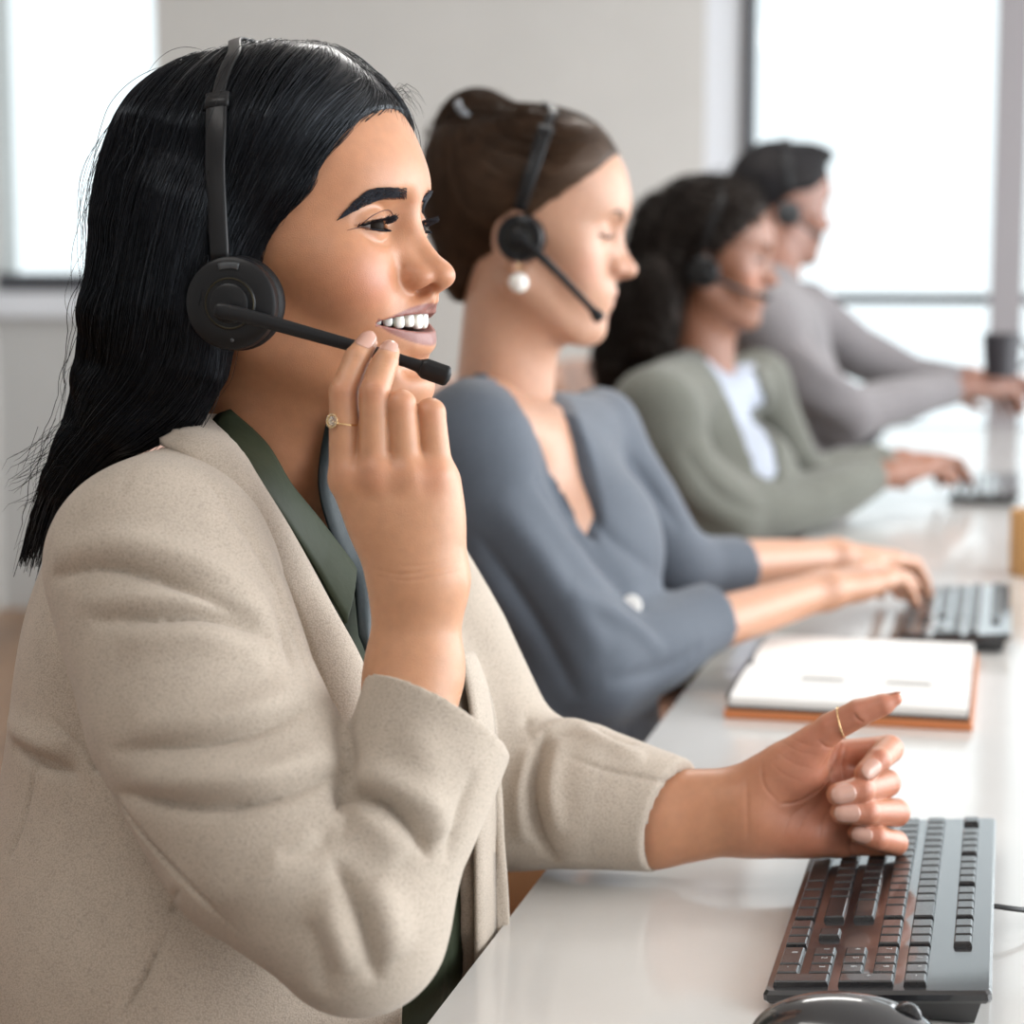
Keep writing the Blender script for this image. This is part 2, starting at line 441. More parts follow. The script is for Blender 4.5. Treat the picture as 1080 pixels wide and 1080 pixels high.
# ------------------------------------------------------------------ keyboards and small things on the desk
KBM = mat('black keyboard shell', (.018, .019, .022), rough=.22, spec=.5, coat=.9)
KEYM = mat('black key cap', (.018, .018, .020), rough=.27, spec=.5, coat=.40, noise=(300, .1), bump=(1500, .00008))
LGM = mat('pale key legend', (.55, .55, .55), rough=.5)
def make_keyboard(label):
    root = empty('keyboard', (-.064, 1.337, DT), label, 'keyboard', 'black computer keyboards on the desk')
    O = np.array([-.064, 1.337, DT]); tilt = rotm('Y', -5.2)
    M = np.eye(4); M[:3, :3] = tilt; M[:3, 3] = O + np.array([0, 0, .0150])
    W2, L2 = .0665, .1905
    b = MB().box((-W2, -L2, -.0040), (W2, L2, .0040), M, bev=.0022)
    b.build('top_plate', KBM, root, smooth=False)
    V = []   # tray below, closing down to the desk
    a = [(-W2 + .004, -L2 + .004), (W2 - .006, -L2 + .004), (W2 - .006, L2 - .004), (-W2 + .004, L2 - .004)]
    top = [(M @ np.array([x, y, -.0035, 1]))[:3] for x, y in a]; bot = [np.array([t[0] + (.006 if t[0] < O[0] else -.004), t[1] + (.006 if t[1] < O[1] else -.006), DT + .0012]) for t in top]
    MB().add(bot + top, [(3, 2, 1, 0), (4, 5, 6, 7), (0, 1, 5, 4), (1, 2, 6, 5), (2, 3, 7, 6), (3, 0, 4, 7)]).build('tray', KBM, root, smooth=False)
    u = .01620; y0 = L2 - .0070
    rowx = [-.0545, -.0352, -.0160, .0032, .0224, .0485]      # space row .. number row, function row
    keys = []
    def run(row, ws, start, h=1.0, leg=None):
        p = start
        for i, w in enumerate(ws):
            if w > 0: keys.append((row, p, w, h, leg[i] if leg else None))
            p += abs(w)
        return p
    nav = 15 * u + .0050; num = nav + 3 * u + .0050
    run(4, [1] * 13 + [2], 0); run(3, [1.5] + [1] * 12 + [1.5], 0); run(2, [1.75] + [1] * 11 + [2.25], 0); run(1, [2.25] + [1] * 10 + [2.75], 0); run(0, [1.25, 1.25, 1.25, 6.25, 1.25, 1.25, 1.25, 1.25], 0)
    run(5, [1, -1, 1, 1, 1, 1, -.5, 1, 1, 1, 1, -.5, 1, 1, 1, 1], 0)
    nv = nav / u; nm = num / u
    run(5, [1, 1, 1], nv); run(4, [1, 1, 1], nv); run(3, [1, 1, 1], nv); run(1, [-1, 1], nv); run(0, [1, 1, 1], nv)
    run(4, [1, 1, 1, 1], nm, leg=['num', '/', '*', '-']); run(3, [1, 1, 1], nm, leg=['7', '8', '9']); run(2, [1, 1, 1], nm, leg=['4', '5', '6']); run(1, [1, 1, 1], nm, leg=['1', '2', '3']); run(0, [2, 1], nm, leg=['0', '.'])
    keys.append((3, nm + 3, 1, -2, '+')); keys.append((1, nm + 3, 1, -2, None))
    cache = {}
    for row, p, w, h, leg in keys:
        ya = y0 - p * u; yb = ya - w * u; x = rowx[row]; hx = .0068 if row < 5 else .0058
        x0, x1 = x - hx, x + hx
        if h == -2: x0 = rowx[row - 1] - hx
        g = .0016; hz = .0034
        k = MB(); cx, cy = (x0 + x1) / 2, (ya + yb) / 2; dx, dy = (x1 - x0) / 2, (ya - yb) / 2 - g / 2
        ring = lambda z, i: [(cx + sx * (dx - i), cy + sy * (dy - i), z) for sx, sy in ((-1, -1), (1, -1), (1, 1), (-1, 1))]
        V = ring(.0040, 0) + ring(.0040 + hz * .75, .0006) + ring(.0040 + hz, .0014)
        F_ = [(8, 9, 10, 11)] + [(l * 4 + j, l * 4 + (j + 1) % 4, l * 4 + 4 + (j + 1) % 4, l * 4 + 4 + j) for l in (0, 1) for j in range(4)]
        V = np.array(V) @ M[:3, :3].T + M[:3, 3]
        ko = k.add(V, F_).build('key', KEYM, root, smooth=False)
        if leg and leg != 'num':
            cu = bpy.data.curves.new('legend', 'FONT'); cu.body = leg; cu.size = .0052; cu.extrude = .00005; cu.align_x = 'CENTER'; cu.align_y = 'CENTER'
            tmp = bpy.data.objects.new('legend_tmp', cu); me_ = bpy.data.meshes.new_from_object(tmp); bpy.data.objects.remove(tmp); me_.materials.clear(); me_.materials.append(LGM); me_.name = 'legend'
            lo = bpy.data.objects.new('legend', me_); scene.collection.objects.link(lo)
            R4 = np.eye(4); R4[:3, :3] = M[:3, :3] @ np.array([[0, 1, 0], [-1, 0, 0], [0, 0, 1]], float); q = M @ np.array([cx + .001, cy + dy * .3, .0040 + hz + .00012, 1]); R4[:3, 3] = q[:3]
            lo.matrix_world = Matrix(R4.tolist()); lo.parent = ko; lo.matrix_parent_inverse = Matrix.Translation(-Vector(root.location)) if False else Matrix.Identity(4)
            lo.parent = ko; lo.matrix_parent_inverse = (Matrix.Translation(Vector(root.location)) @ ko.matrix_parent_inverse).inverted()
    # cable
    return root
kb1 = make_keyboard('black keyboard nearest the camera, under the outstretched hand of the woman in beige')
def copy_tree(o, parent=None):
    c = o.copy(); scene.collection.objects.link(c); c.parent = parent
    if parent is not None: c.matrix_parent_inverse = o.matrix_parent_inverse.copy()
    for ch in o.children: copy_tree(ch, c)
    return c
CBL = mat('black rubber cable', (.01, .01, .011), rough=.45)
def cable(pts, label):
    o = MB().tube(smooth_poly(pts, 40), .0019, 8).build('cable', CBL); tag(o, label, 'cable', 'keyboard cables'); return o
cable([(.0005, 1.330, DT + .018), (.020, 1.340, DT + .0135), (.050, 1.375, DT + .0021), (.110, 1.395, DT + .0021), (.20, 1.37, DT + .0021), (.38, 1.45, DT + .0021)], 'thin black cable leaving the right edge of the nearest keyboard')
# mouse
mc = PZ(893, 1112, DT); mo = empty('computer_mouse', (mc[0], mc[1], DT), 'black computer mouse at the bottom edge beside the nearest keyboard', 'computer mouse')
c0 = np.array([mc[0], mc[1], DT])
def cutz(z): return Prim(lambda p: (p[..., 2] - z), (mc[0], mc[1], z), 1.0, 's', .0015)
ms = [ell(c0 + (0.0, 0, .004), (.056, .031, .031), k=.004), cutz(DT + .0005)]
msb = ms + [cap(c0 + (.010, 0, .0365), c0 + (.060, 0, .022), .0012, .0012, op='s', k=.001), cap(c0 + (.030, 0, .0310), c0 + (.036, 0, .0290), .005, .005, op='s', k=.002)]
V, Q = mesh_sdf(msb, .0012); mobj('shell', V, Q, KBM, mo)
whm = frame(c0 + (.033, 0, .0250), (0, 1, 0), z=(0, 0, 1)) @ np.array([[0, 0, 1, 0], [1, 0, 0, 0], [0, 1, 0, 0], [0, 0, 0, 1]], float)
MB().lathe([(.003, -.0028), (.0075, -.0028), (.0082, -.002), (.0082, .002), (.0075, .0028), (.003, .0028)], whm, 24).build('scroll_wheel', GREYB if 'GREYB' in globals() else KEYM, mo)
# notebook
PAPER = mat('white notebook paper', (.80, .79, .77), rough=.8); COVER = mat('orange brown notebook cover', (.58, .20, .07), rough=.6); DARKC = mat('dark cover lining', (.05, .04, .035), rough=.7); INK = mat('grey printed text', (.22, .22, .21), rough=.8)
nb = empty('notebook', (-.145, 2.11, DT), 'open white notebook with an orange brown cover beneath', 'notebook')
MB().box((-.262, 1.925, DT), (-.022, 2.285, DT + .0085), bev=.001).build('cover', COVER, nb, smooth=False)
MB().box((-.259, 1.928, DT + .0085), (-.025, 2.282, DT + .0125)).build('cover_lining', DARKC, nb, smooth=False)
for k, (ya, yb) in enumerate(((1.930, 2.104), (2.106, 2.280))):
    m = MB(); n = 14; V = []; 
    for i in range(n + 1):
        t = i / n; y = ya + (yb - ya) * t; s_ = t if k == 0 else 1 - t; z = DT + .0205 + .004 * math.sin(s_ * math.pi * .8) - (.006 * max(0, s_ - .85) / .15)
        V += [(-.257, y, z), (-.027, y, z), (-.257, y, DT + .0125), (-.027, y, DT + .0125)]
    F_ = []
    for i in range(n): a = i * 4; b = a + 4; F_ += [(a, a + 1, b + 1, b), (a + 2, b + 2, b + 3, a + 3), (a, b, b + 2, a + 2), (a + 1, a + 3, b + 3, b + 1)]
    F_ += [(0, 2, 3, 1), (n * 4, n * 4 + 1, n * 4 + 3, n * 4 + 2)]
    m.add(V, F_).build('page_block', PAPER, nb, smooth=False)
tx = MB()
for x0, x1 in ((-.195, -.150), (-.110, -.062)):
    for r_ in range(2): tx.box((x0, 2.012 + r_ * .012, DT + .0246), (x1 - .004 * r_, 2.0165 + r_ * .012, DT + .0249))
tx.build('printed_text', INK, nb, smooth=False)
MB().tube([(-.268, 2.30, DT + .0043), (-.268, 2.16, DT + .0043), (-.268, 2.02, DT + .0043), (-.268, 2.00, DT + .0043)], [.0042, .0042, .0042, .0015], 12).build('barrel', mat('dark grey pen', (.06, .06, .065), rough=.4), tag(empty('pen', (-.268, 2.15, DT), 'dark grey pen lying along the left edge of the notebook', 'pen')))
ph = tag(MB().box((-.185, 2.300, DT + .0002), (-.045, 2.372, DT + .00435), bev=.003).build('phone', mat('black phone glass', (.008, .009, .012), rough=.08, coat=.5), smooth=False), 'black phone lying between the notebook and the second keyboard', 'phone')
WOODM = mat('honey coloured wood', (.50, .27, .10), rough=.5, noise=(20, .2, (1, 1, .1)))
wc = PZ(1092, 606, DT); wp = empty('pen_holder', (wc[0], wc[1], DT), 'honey coloured wooden pen holder at the right edge of the photo', 'pen holder')
T = np.eye(4); T[:3, 3] = (wc[0], wc[1], DT)
MB().lathe([(.001, .0), (.036, .0), (.038, .003), (.038, .092), (.036, .095), (.0335, .095), (.033, .006), (.001, .006)], T, 40).build('cup', WOODM, wp, auto=35)
bc = P(1056, 398, 4.08); bt_ = empty('mug', tuple(bc), 'dark mug held in the hands of the man at the far end', 'mug')
T = np.eye(4); T[:3, 3] = bc
BLKB = mat('matt dark mug glaze', (.030, .028, .034), rough=.4)
MB().lathe([(.001, 0), (.030, 0), (.034, .004), (.040, .088), (.0385, .090), (.036, .088), (.031, .008), (.001, .007)], T, 36).build('cup', BLKB, bt_, auto=35)
hp_ = [bc + RT * (.036 + .026 * math.sin(a)) + UP * (.048 + .026 * math.cos(a)) for a in np.linspace(0, math.pi, 14)]
MB().tube(hp_, .0045, 8).build('handle', BLKB, bt_)
# office chairs
LEA = mat('tan leather', (.42, .24, .17), rough=.45, bump=(120, .0008)); CHR = mat('polished chair metal', (.6, .6, .62), rough=.25, metal=1)
def make_chair(loc, label):
    x, y = loc; root = empty('office_chair', (x, y, 0), label, 'chair', 'tan office chairs behind the desk')
    st = [box((x + .02, y, .435), (.235, .235, .040), .035)]; V, Q = mesh_sdf(st, .008); mobj('seat', V, Q, LEA, root)
    bk = [Prim(lambda p: (lambda q: np.maximum(np.abs(np.sqrt((q[..., 0] - .55) ** 2 + q[..., 1] ** 2) - .55 - .10 * (q[..., 2] - .65)) - .018, np.sqrt(np.maximum(np.abs(q[..., 1]) - .15, 0) ** 2 + np.maximum(np.abs(q[..., 2] - .76) - .17, 0) ** 2) - .06))(p - np.array([x - .27, y, 0])), (x - .22, y, .75), .38, 'u', .01)]
    V, Q = mesh_sdf(bk, .008, (x - .40, y - .26, .50), (x - .10, y + .26, 1.04)); mobj('backrest', V, Q, LEA, root)
    MB().tube([(x - .02, y, .41), (x - .17, y, .40), (x - .255, y, .46), (x - .275, y, .58)], .014, 10).build('back_bracket', CHR, root)
    T = np.eye(4); T[:3, 3] = (x, y, 0); MB().lathe([(.001, .08), (.035, .08), (.03, .20), (.024, .20), (.024, .425), (.001, .425)], T, 20).build('gas_column', CHR, root, auto=40)
    for k in range(5):
        a = k * 2 * math.pi / 5 + .3; e = (x + .30 * math.cos(a), y + .30 * math.sin(a))
        lg = MB().tube([(x, y, .105), (x + .16 * math.cos(a), y + .16 * math.sin(a), .092), (e[0], e[1], .070)], [.024, .020, .014], 10).build('leg', CHR, root)
        w_ = frame((e[0], e[1], .028), (-math.sin(a), math.cos(a), 0), z=(0, 0, 1)) @ np.array([[0, 0, 1, 0], [1, 0, 0, 0], [0, 1, 0, 0], [0, 0, 0, 1]], float)
        MB().lathe([(.004, -.022), (.024, -.022), (.028, -.016), (.028, .016), (.024, .022), (.004, .022)], w_, 20).build('castor', KBM, lg)
    return root
# ------------------------------------------------------------------ heads
def lens_cut(c, w, up, dn, depth, k=0.0012, tilt=0.0, bow=0.0, pw=2.0):
    """almond shaped opening in front of c: half width w, upper and lower bulge"""
    c = np.asarray(c, float)
    def f(p):
        q = p - c; y = q[..., 1] ; z = q[..., 2] - tilt * y - bow * (y / w) ** 2 * w
        s = np.clip(1 - np.abs(y / w) ** pw, -1, 1)
        a = np.maximum(z - up * s, -z - dn * s)
        return np.maximum(a, np.maximum(-q[..., 0], q[..., 0] - depth))
    return Prim(f, c + np.array([depth / 2, 0, 0]), max(w, depth) * 1.2, 's', k)

def head_prims(smile=True, jaw=1.0, eyes_open=True, ear=True, nose=1.0):
    L = []
    u = lambda *a, **k: L.append(ell(*a, **k))
    u((-.008, 0, .045), (.096, .073, .086), k=.01)
    u((.037, 0, .062), (.0605, .060, .056), k=.03)
    u((.0685, 0, .049), (.0305, .044, .020), k=.02)            # brow ridge
    u((.036, 0, .000), (.056, .061, .066), k=.03)
    u((.040, 0, -.050), (.050, .044 * jaw, .044), k=.03)
    for s in (-1, 1):
        L.append(cap((.010, s * .053 * jaw, -.040), (.074, s * .020 * jaw, -.082), .017, .012, k=.02))
        u((.060, s * .044, .000), (.024, .020, .020), k=.02)   # cheekbone
        if smile: u((.0715, s * .0380, -.0130), (.0205, .020, .0200), k=.022)   # raised cheek
        else: u((.070, s * .034, -.022), (.019, .019, .022), k=.02)
    u((.0850, 0, -.078), (.0185, .020, .0170), k=.022)         # chin
    u((.0695, 0, -.040), (.0345, .034, .030), k=.02)           # mouth barrel
    for s in (-1, 1):                                          # sockets
        u((.0965, s * .0315, .0260), (.0135, .0180, .0110), op='s', k=.012)
        u((.1040, s * .0160, .0260), (.0110, .0070, .0130), op='s', k=.012)
    # nose
    L.append(chain([(.0780, 0, .052), (.0855, 0, .032), (.0985, 0, .012), (.1110 * nose, 0, -.0060)], [.007, .0062, .0070, .0080], k=.012))
    u((.1140 * nose, 0, -.0098), (.0100, .0092, .0082), k=.007)
    for s in (-1, 1):
        L.append(chain([(.0900, s * .0100, .0080), (.1010, s * .0105, -.0070)], [.0055, .0065], k=.010))
        u((.1030, s * .0122, -.0104), (.0095, .0064, .0064), k=.0055)
    L.append(cap((.1110, 0, -.0155), (.1020, 0, -.019), .0038, .005, k=.005))
    for s in (-1, 1):
        u((.1085, s * .0072, -.0188), (.0080, .0040, .0055), op='s', k=.0025)
    # eyelids over the ball
    for s in (-1, 1):
        u((.0785, s * .0310, .0230), (.0137, .0155, .0137), k=.004)
        if eyes_open: L.append(lens_cut((.0740, s * .0313, .0222), .0156, .0042, .0027, .026, tilt=s * .04))
    if smile:
        L.append(chain([(.0650, -.0340, -.0370), (.0890, -.0225, -.0352), (.1012, -.010, -.0288), (.1068, -.0030, -.0243), (.1060, 0, -.0251), (.1068, .0030, -.0243), (.1012, .010, -.0288), (.0890, .0225, -.0352), (.0650, .0340, -.0370)], [.0022, .0030, .0038, .0038, .0036, .0038, .0038, .0030, .0022], k=.006))
        L.append(chain([(.0650, -.0340, -.0377), (.0880, -.0235, -.0468), (.0965, -.012, -.0505), (.0998, 0, -.0515), (.0965, .012, -.0505), (.0880, .0235, -.0468), (.0650, .0340, -.0377)], [.0020, .0036, .0050, .0056, .0050, .0036, .0020], k=.006))
        L.append(lens_cut((.0500, 0, -.0400), .0385, .0070, .0042, .065, k=.0012, bow=.078, pw=2.6))
        L.append(chain([(.0960, -.014, -.0655), (.0985, 0, -.0670), (.0960, .014, -.0655)], [.003, .0035, .003], op='s', k=.012))
        L.append(ell((.068, 0, -.043), (.022, .024, .012), op='s', k=.003))
    else:
        L.append(chain([(.0860, -.0220, -.0395), (.0980, -.011, -.0365), (.1035, 0, -.0355), (.0980, .011, -.0365), (.0860, .0220, -.0395)], [.002, .0036, .0042, .0036, .002], k=.006))
        L.append(chain([(.0860, -.0220, -.0415), (.0960, -.011, -.0470), (.1000, 0, -.0480), (.0960, .011, -.0470), (.0860, .0220, -.0415)], [.002, .0040, .0052, .0040, .002], k=.006))
        L.append(chain([(.0900, -.0220, -.0405), (.1060, 0, -.0415), (.0900, .0220, -.0405)], [.0008, .0010, .0008], op='s', k=.002))
    if ear:
        for s in (-1, 1):
            R = rotm('Z', s * 18)
            L.append(group([ell((-.004, s * .0750, .004), (.0185, .0075, .0310), R=R), ell((-.002, s * .0815, .006), (.0125, .0050, .0215), op='s', k=.004, R=R), ell((.004, s * .0780, -.024), (.0085, .0050, .0100), k=.006)], k=.004))
    return L

NECK_LOCAL = lambda neck_to, r0=.054, r1=.060: None

def head_colors(Vl, base, lip, blush, smile=True, brow=None):
    """natural skin colouring by anatomy: lips, cheeks, nose, lids"""
    n = len(Vl); col = np.tile(np.array(base, float), (n, 1))
    def mixin(c, w): 
        nonlocal col
        w = np.clip(w, 0, 1)[:, None]; col = col * (1 - w) + np.array(c) * w
    x, y, z = Vl.T
    g = lambda c, r: np.exp(-(((Vl - np.array(c)) / np.array(r)) ** 2).sum(1))
    for s in (-1, 1):
        mixin(blush, .55 * g((.080, s * .045, -.012), (.03, .018, .017)))
        mixin(blush, .25 * g((.105, s * .010, -.012), (.014, .010, .010)))
    if smile:
        U = [(.0650, -.0350, -.0398), (.0890, -.0225, -.0348), (.1010, -.010, -.0295), (.1070, 0, -.0265), (.1010, .010, -.0295), (.0890, .0225, -.0348), (.0650, .0350, -.0398)]
        D = [(.0650, -.0350, -.0405), (.0880, -.0235, -.0465), (.0985, -.012, -.0502), (.1025, 0, -.0512), (.0985, .012, -.0502), (.0880, .0235, -.0465), (.0650, .0350, -.0405)]
        wu, wd = .0046, .0068
    else:
        U = [(.0850, -.0240, -.0395), (.0980, -.011, -.0368), (.1035, 0, -.0360), (.0980, .011, -.0368), (.0850, .0240, -.0395)]
        D = [(.0850, -.0240, -.0415), (.0960, -.011, -.0460), (.1010, 0, -.0475), (.0960, .011, -.0460), (.0850, .0240, -.0415)]
        wu, wd = .0045, .0058
    if smile:
        W = .0392; e = np.clip(1 - (np.abs(y) / W) ** 2, 0, 1); sh = np.clip(1 - (np.abs(y) / .0385) ** 2.6, 0, 1)
        bw = .0030 * (y / .0385) ** 2; zu = -.0400 + .0070 * sh + bw; zl = -.0400 - .0042 * sh + bw
        hu = .0012 + .0064 * e ** 1.8 - .0010 * np.exp(-(y / .0025) ** 2); hl = .0012 + .0082 * e
        front = (x > .055) & (np.abs(y) < W)
        for lo_, hi_ in ((zu - .003, zu + hu), (zl - hl, zl + .003)):
            w = np.clip((z - lo_) / .0010, 0, 1) * np.clip((hi_ - z) / .0012, 0, 1) * front
            mixin(lip, w * .88)
    else:
        for pl, w in ((U, wu), (D, wd)):
            d, t = dist_poly(Vl, smooth_poly(pl, 28)); ww = w * (1 - .45 * np.abs(2 * t - 1) ** 2)
            mixin(lip, np.clip((ww - d) / .0012 + .5, 0, 1) * .92)
    if smile:   # inside of the mouth
        inside = (x < .0985 - 6.5 * 0 - 18 * y * y * 1.0) & (np.abs(y) < .03) & (z > -.058) & (z < -.030)
        dd = np.maximum((Vl[:, 2] + .0428 - .10 * (y / .0315) ** 2 * .0315), 0)
        m = inside & (x < .0955 - 24 * y * y) & (z < -.0335)
        col[m] = np.array([.06, .012, .014])
    return col
# ------------------------------------------------------------------ the woman in front
SKIN = mat('skin', (.55, .30, .20), rough=.42, sss=.18, tint=True, bump=(1300, .00018), noise=(140, .05))
SKIN.node_tree.nodes['Principled BSDF'].inputs['Coat Weight'].default_value = .16
SKIN.node_tree.nodes['Principled BSDF'].inputs['Coat Roughness'].default_value = .35
def head_matrix(o, face_deg, up_deg, roll=0.0):
    """face_deg: turn of the face from the picture's right towards the camera, up_deg: chin up"""
    R = np.stack([RT, np.cross(np.array([0, 0, 1.0]), RT), np.array([0, 0, 1.0])], 1)
    R = R @ rotm('Z', -face_deg) @ rotm('Y', -up_deg) @ rotm('X', roll)
    M = np.eye(4); M[:3, :3] = R; M[:3, 3] = o; return M
def to_w(M, p): p = np.asarray(p, float); return p @ M[:3, :3].T + M[:3, 3]
def to_l(M, p): p = np.asarray(p, float); return (p - M[:3, 3]) @ M[:3, :3]
H1 = head_matrix(P(295, 285, 1.300), 22.0, 3.0)
lead = empty('person', (-0.46, 1.2, 0.0), 'woman in beige blazer with long straight black hair, smiling, hand raised to her headset microphone', 'person', 'call centre staff in a row')
heads = xform(head_prims(True, ear=False), H1)
neck_lo = P(278, 600, 1.34)
neck = [cap(to_w(H1, (-.012, 0, -.035)), neck_lo, .052, .052, k=.03, flat=H1[:3, 0], s=1.05),
        cap(to_w(H1, (.025, 0, -.060)), P(322, 560, 1.335), .030, .026, k=.03)]
skin1 = (.50, .235, .125)
V, Q = mesh_sdf(heads + neck, .00108, hi=None)
Vl = to_l(H1, V)
N = vnormals(V, Q)
# fine relief: lid crease, laugh lines
def crease(Vx, N, pts, amp, w):
    d, t = dist_poly(Vx, smooth_poly(pts, 30)); e = np.sin(np.clip(t, 0.0, 1) * math.pi) ** .6
    return N * (amp * e * (np.exp(-(d / w) ** 2) if amp > 0 or w < .002 else np.exp(-(d / w) ** 1.25)))[:, None]
D = np.zeros_like(V)
for s in (-1, 1):
    D += crease(Vl, N, [(.0925, s * .0185, .0290), (.0935, s * .0300, .0318), (.0870, s * .0430, .0265)], -.0010, .0014)
    D += crease(Vl, N, [(.0890, s * .0210, .0160), (.0900, s * .0320, .0130), (.0860, s * .0400, .0155)], -.0005, .0010)
    D += crease(Vl, N, [(.0975, s * .0182, -.0015), (.0940, s * .0192, -.0095), (.0980, s * .0178, -.0165)], -.0014, .0016)
    D += crease(Vl, N, [(.0955, s * .0200, -.0080), (.0920, s * .0255, -.0180), (.0850, s * .0330, -.0290), (.0720, s * .0400, -.0390), (.0680, s * .0430, -.0500)], -.0016, .0042)
    D += crease(Vl, N, [(.0900, s * .0180, .0125), (.0905, s * .0290, .0100), (.0870, s * .0380, .0120)], -.0004, .0009)
V = V + D
col = head_colors(Vl, skin1, (.215, .070, .064), (.50, .165, .105))
head_verts, head_quads, head_col = V, Q, col

EYE_WHITE = mat('eye white', (.28, .25, .24), rough=.25, spec=.2); IRIS = mat('dark brown iris', (.012, .007, .004), rough=.45, spec=.05)
TOOTH = mat('tooth enamel', (.86, .83, .77), rough=.18, sss=.15, coat=.3)
BROW = mat('dark brow hair', (.012, .013, .020), rough=.6, spec=.25)
def loc_frame(M): return M
def eyes(M, parent, E=(.0785, .031, .0230), gaze=(1, -.22, -.08), lash=True, c_iris=IRIS):
    out = []
    for s in (-1, 1):
        c = np.array([E[0], s * E[1], E[2]])
        o = MB().sphere(to_w(M, c), .0122, 24, 16).build('eye', EYE_WHITE, parent)
        g = nrm(gaze); T = np.eye(4); T[:3, :3] = frame((0, 0, 0), g, z=(0, 0, 1))[:3, :3] @ np.array([[0, 0, 1], [1, 0, 0], [0, 1, 0]], float); T[:3, 3] = c
        prof = [(.01265 * math.sin(a), .01265 * math.cos(a) - .0003 + .0006 * math.cos(a * 3.2)) for a in np.linspace(.58, .001, 8)]
        MB().lathe(prof, M @ T, 28, close=False).build('iris', c_iris, parent)
        if not lash: continue
        m = MB()
        for up in (1, -1):
            for i in range(150 if up > 0 else 70):
                y = random.uniform(-.95, .98); h = (.0042 if up > 0 else -.0027) * (1 - y * y); yy = y * .0154 * s
                z = -.0008 + s * .04 * (y * .015) + h; dz = z; R2 = .0139 ** 2 - yy * yy - dz * dz
                b = c + np.array([math.sqrt(max(R2, 1e-6)), yy, dz]); ln = (random.uniform(.0065, .0100) if up > 0 else random.uniform(.0025, .004)) * (1 - .25 * abs(y))
                dr = nrm([1.0, y * s * .8 + random.uniform(-.15, .15), random.uniform(-.25, -.02) if up > 0 else -.35]); u = np.linspace(0, 1, 6)
                pts = [to_w(M, b + dr * ln * t + np.array([0, 0, up * ln * (random.uniform(.32, .42) * t * t if up > 0 else -.1 * t)])) for t in u]
                m.tube(pts, np.linspace(.00034, .00010, 6), 4)
            # dark lid margin
            L_ = []
            for y in np.linspace(-1.0, 1.0, 24):
                h = (.0042 if up > 0 else -.0027) * max(1 - y * y, 0); yy = y * .0152 * s; dz = -.0008 + h + s * .04 * y * .015 * 0
                L_.append(to_w(M, c + np.array([math.sqrt(max(.0140 ** 2 - min(yy * yy + dz * dz, .00019), 1e-7)), yy, dz])))
            m.tube(L_, np.interp(np.linspace(0, 1, 24), [0, .5, 1], [.0003, .0008 if up > 0 else .0005, .0003]), 5)
        m.build('eyelashes', BROW, parent)
eyes(H1, lead)

def tooth(c, yaw_, w, h, d=.0030):
    V = []; Fc = []; n, m = 14, 10
    for i in range(m + 1):
        a = math.pi * i / m; 
        for j in range(n):
            b = 2 * math.pi * j / n; sg = lambda v, e: math.copysign(abs(v) ** e, v)
            x = sg(math.sin(a), .55) * sg(math.cos(b), .6); y = sg(math.sin(a), .55) * sg(math.sin(b), .6); z = -sg(math.cos(a), .55)
            wz = 1 - .16 * max(z, 0) - .10 * max(-z, 0) ** 3
            V.append((x * d, y * w / 2 * wz, z * h / 2))
    V = np.array(V) @ rotm('Z', yaw_).T + np.array(c)
    Fc = [(i * n + j, i * n + (j + 1) % n, (i + 1) * n + (j + 1) % n, (i + 1) * n + j) for i in range(m) for j in range(n)]
    return V, Fc
teeth_group = 'upper teeth'
ws = [.0086, .0068, .0076, .0068, .0068, .0085]; hs = [.0112, .0100, .0108, .0096, .0090, .0085]
ang = 0.0
ax_, ay_ = .0400, .0310
th_pos = []
for s in (-1, 1):
    t = 0.0
    for w, h in zip(ws, hs):
        r_ = math.hypot(ax_ * math.sin(t), ay_ * math.cos(t)); t += w / 2 / r_
        cx, cy = .0590 + ax_ * math.cos(t), s * ay_ * math.sin(t)
        V_, F_ = tooth((cx, cy, -.0368 + .0030 * (cy / .0385) ** 2 + (.0112 - h) / 2), s * math.degrees(math.atan2(ax_ * math.sin(t) * 1.0, ay_ * math.cos(t))) * 1.0, w * .98, h)
        MB().add(to_w(H1, V_), F_).build('tooth', TOOTH, lead)
        r_ = math.hypot(ax_ * math.sin(t), ay_ * math.cos(t)); t += w / 2 / r_
# eyebrows: short hairs laid along the brow, mirrored to the far side
def on_head(prims, pts, off=0.0, d0=.8, d1=2.2): return trace_many(prims, pts, d0, d1, off)
top = smooth_poly([(357, 230), (371, 214), (385, 203), (394, 199), (412, 198), (432, 199)], 40)
bot = smooth_poly([(358, 231), (373, 224), (388, 217), (400, 212), (414, 211), (431, 211)], 40)
bp = []
for i in range(1300):
    t = random.random() ** .85
    if t < .03: continue
    if t > .93 and random.random() < .6: continue
    t = t; k = t * 39; a = int(k); q = min(a + 1, 39); v = random.random()
    p0 = (top[a] * (1 - v) + bot[a] * v)
    tg = nrm(top[max(a - 4, 0)] * (1 - v) + bot[max(a - 4, 0)] * v - p0 + np.array([-1e-3, 0])); up_ = np.array([0, -1.0]) * (.75 * t * (v * 1.2) + .1 * random.random())
    dr = nrm(tg + up_ * 1.0 + np.array([random.uniform(-.1, .1), random.uniform(-.1, .1)])); ln = random.uniform(4.5, 8.5) * (1 - .35 * (1 - t))
    bp.append([p0, p0 + dr * ln * .5, p0 + dr * ln + np.array([-.6, .8])])
bp = np.array(bp).reshape(-1, 2)
B3 = to_l(H1, trace_many(heads, bp, 1.0, 1.45)).reshape(-1, 3, 3)
for s in (1, -1):
    m = MB()
    for k3 in B3:
        q = k3 * np.array([1, s, 1]) ; q[0, 0] += .0000; q[1, 0] += .0009; q[2, 0] += .0006; q[1, 1] += -s * .0006; q[2, 1] += -s * .0004
        m.tube(to_w(H1, q), [.00016, .00015, .00005], 3)
    m.build('eyebrow', BROW, lead)

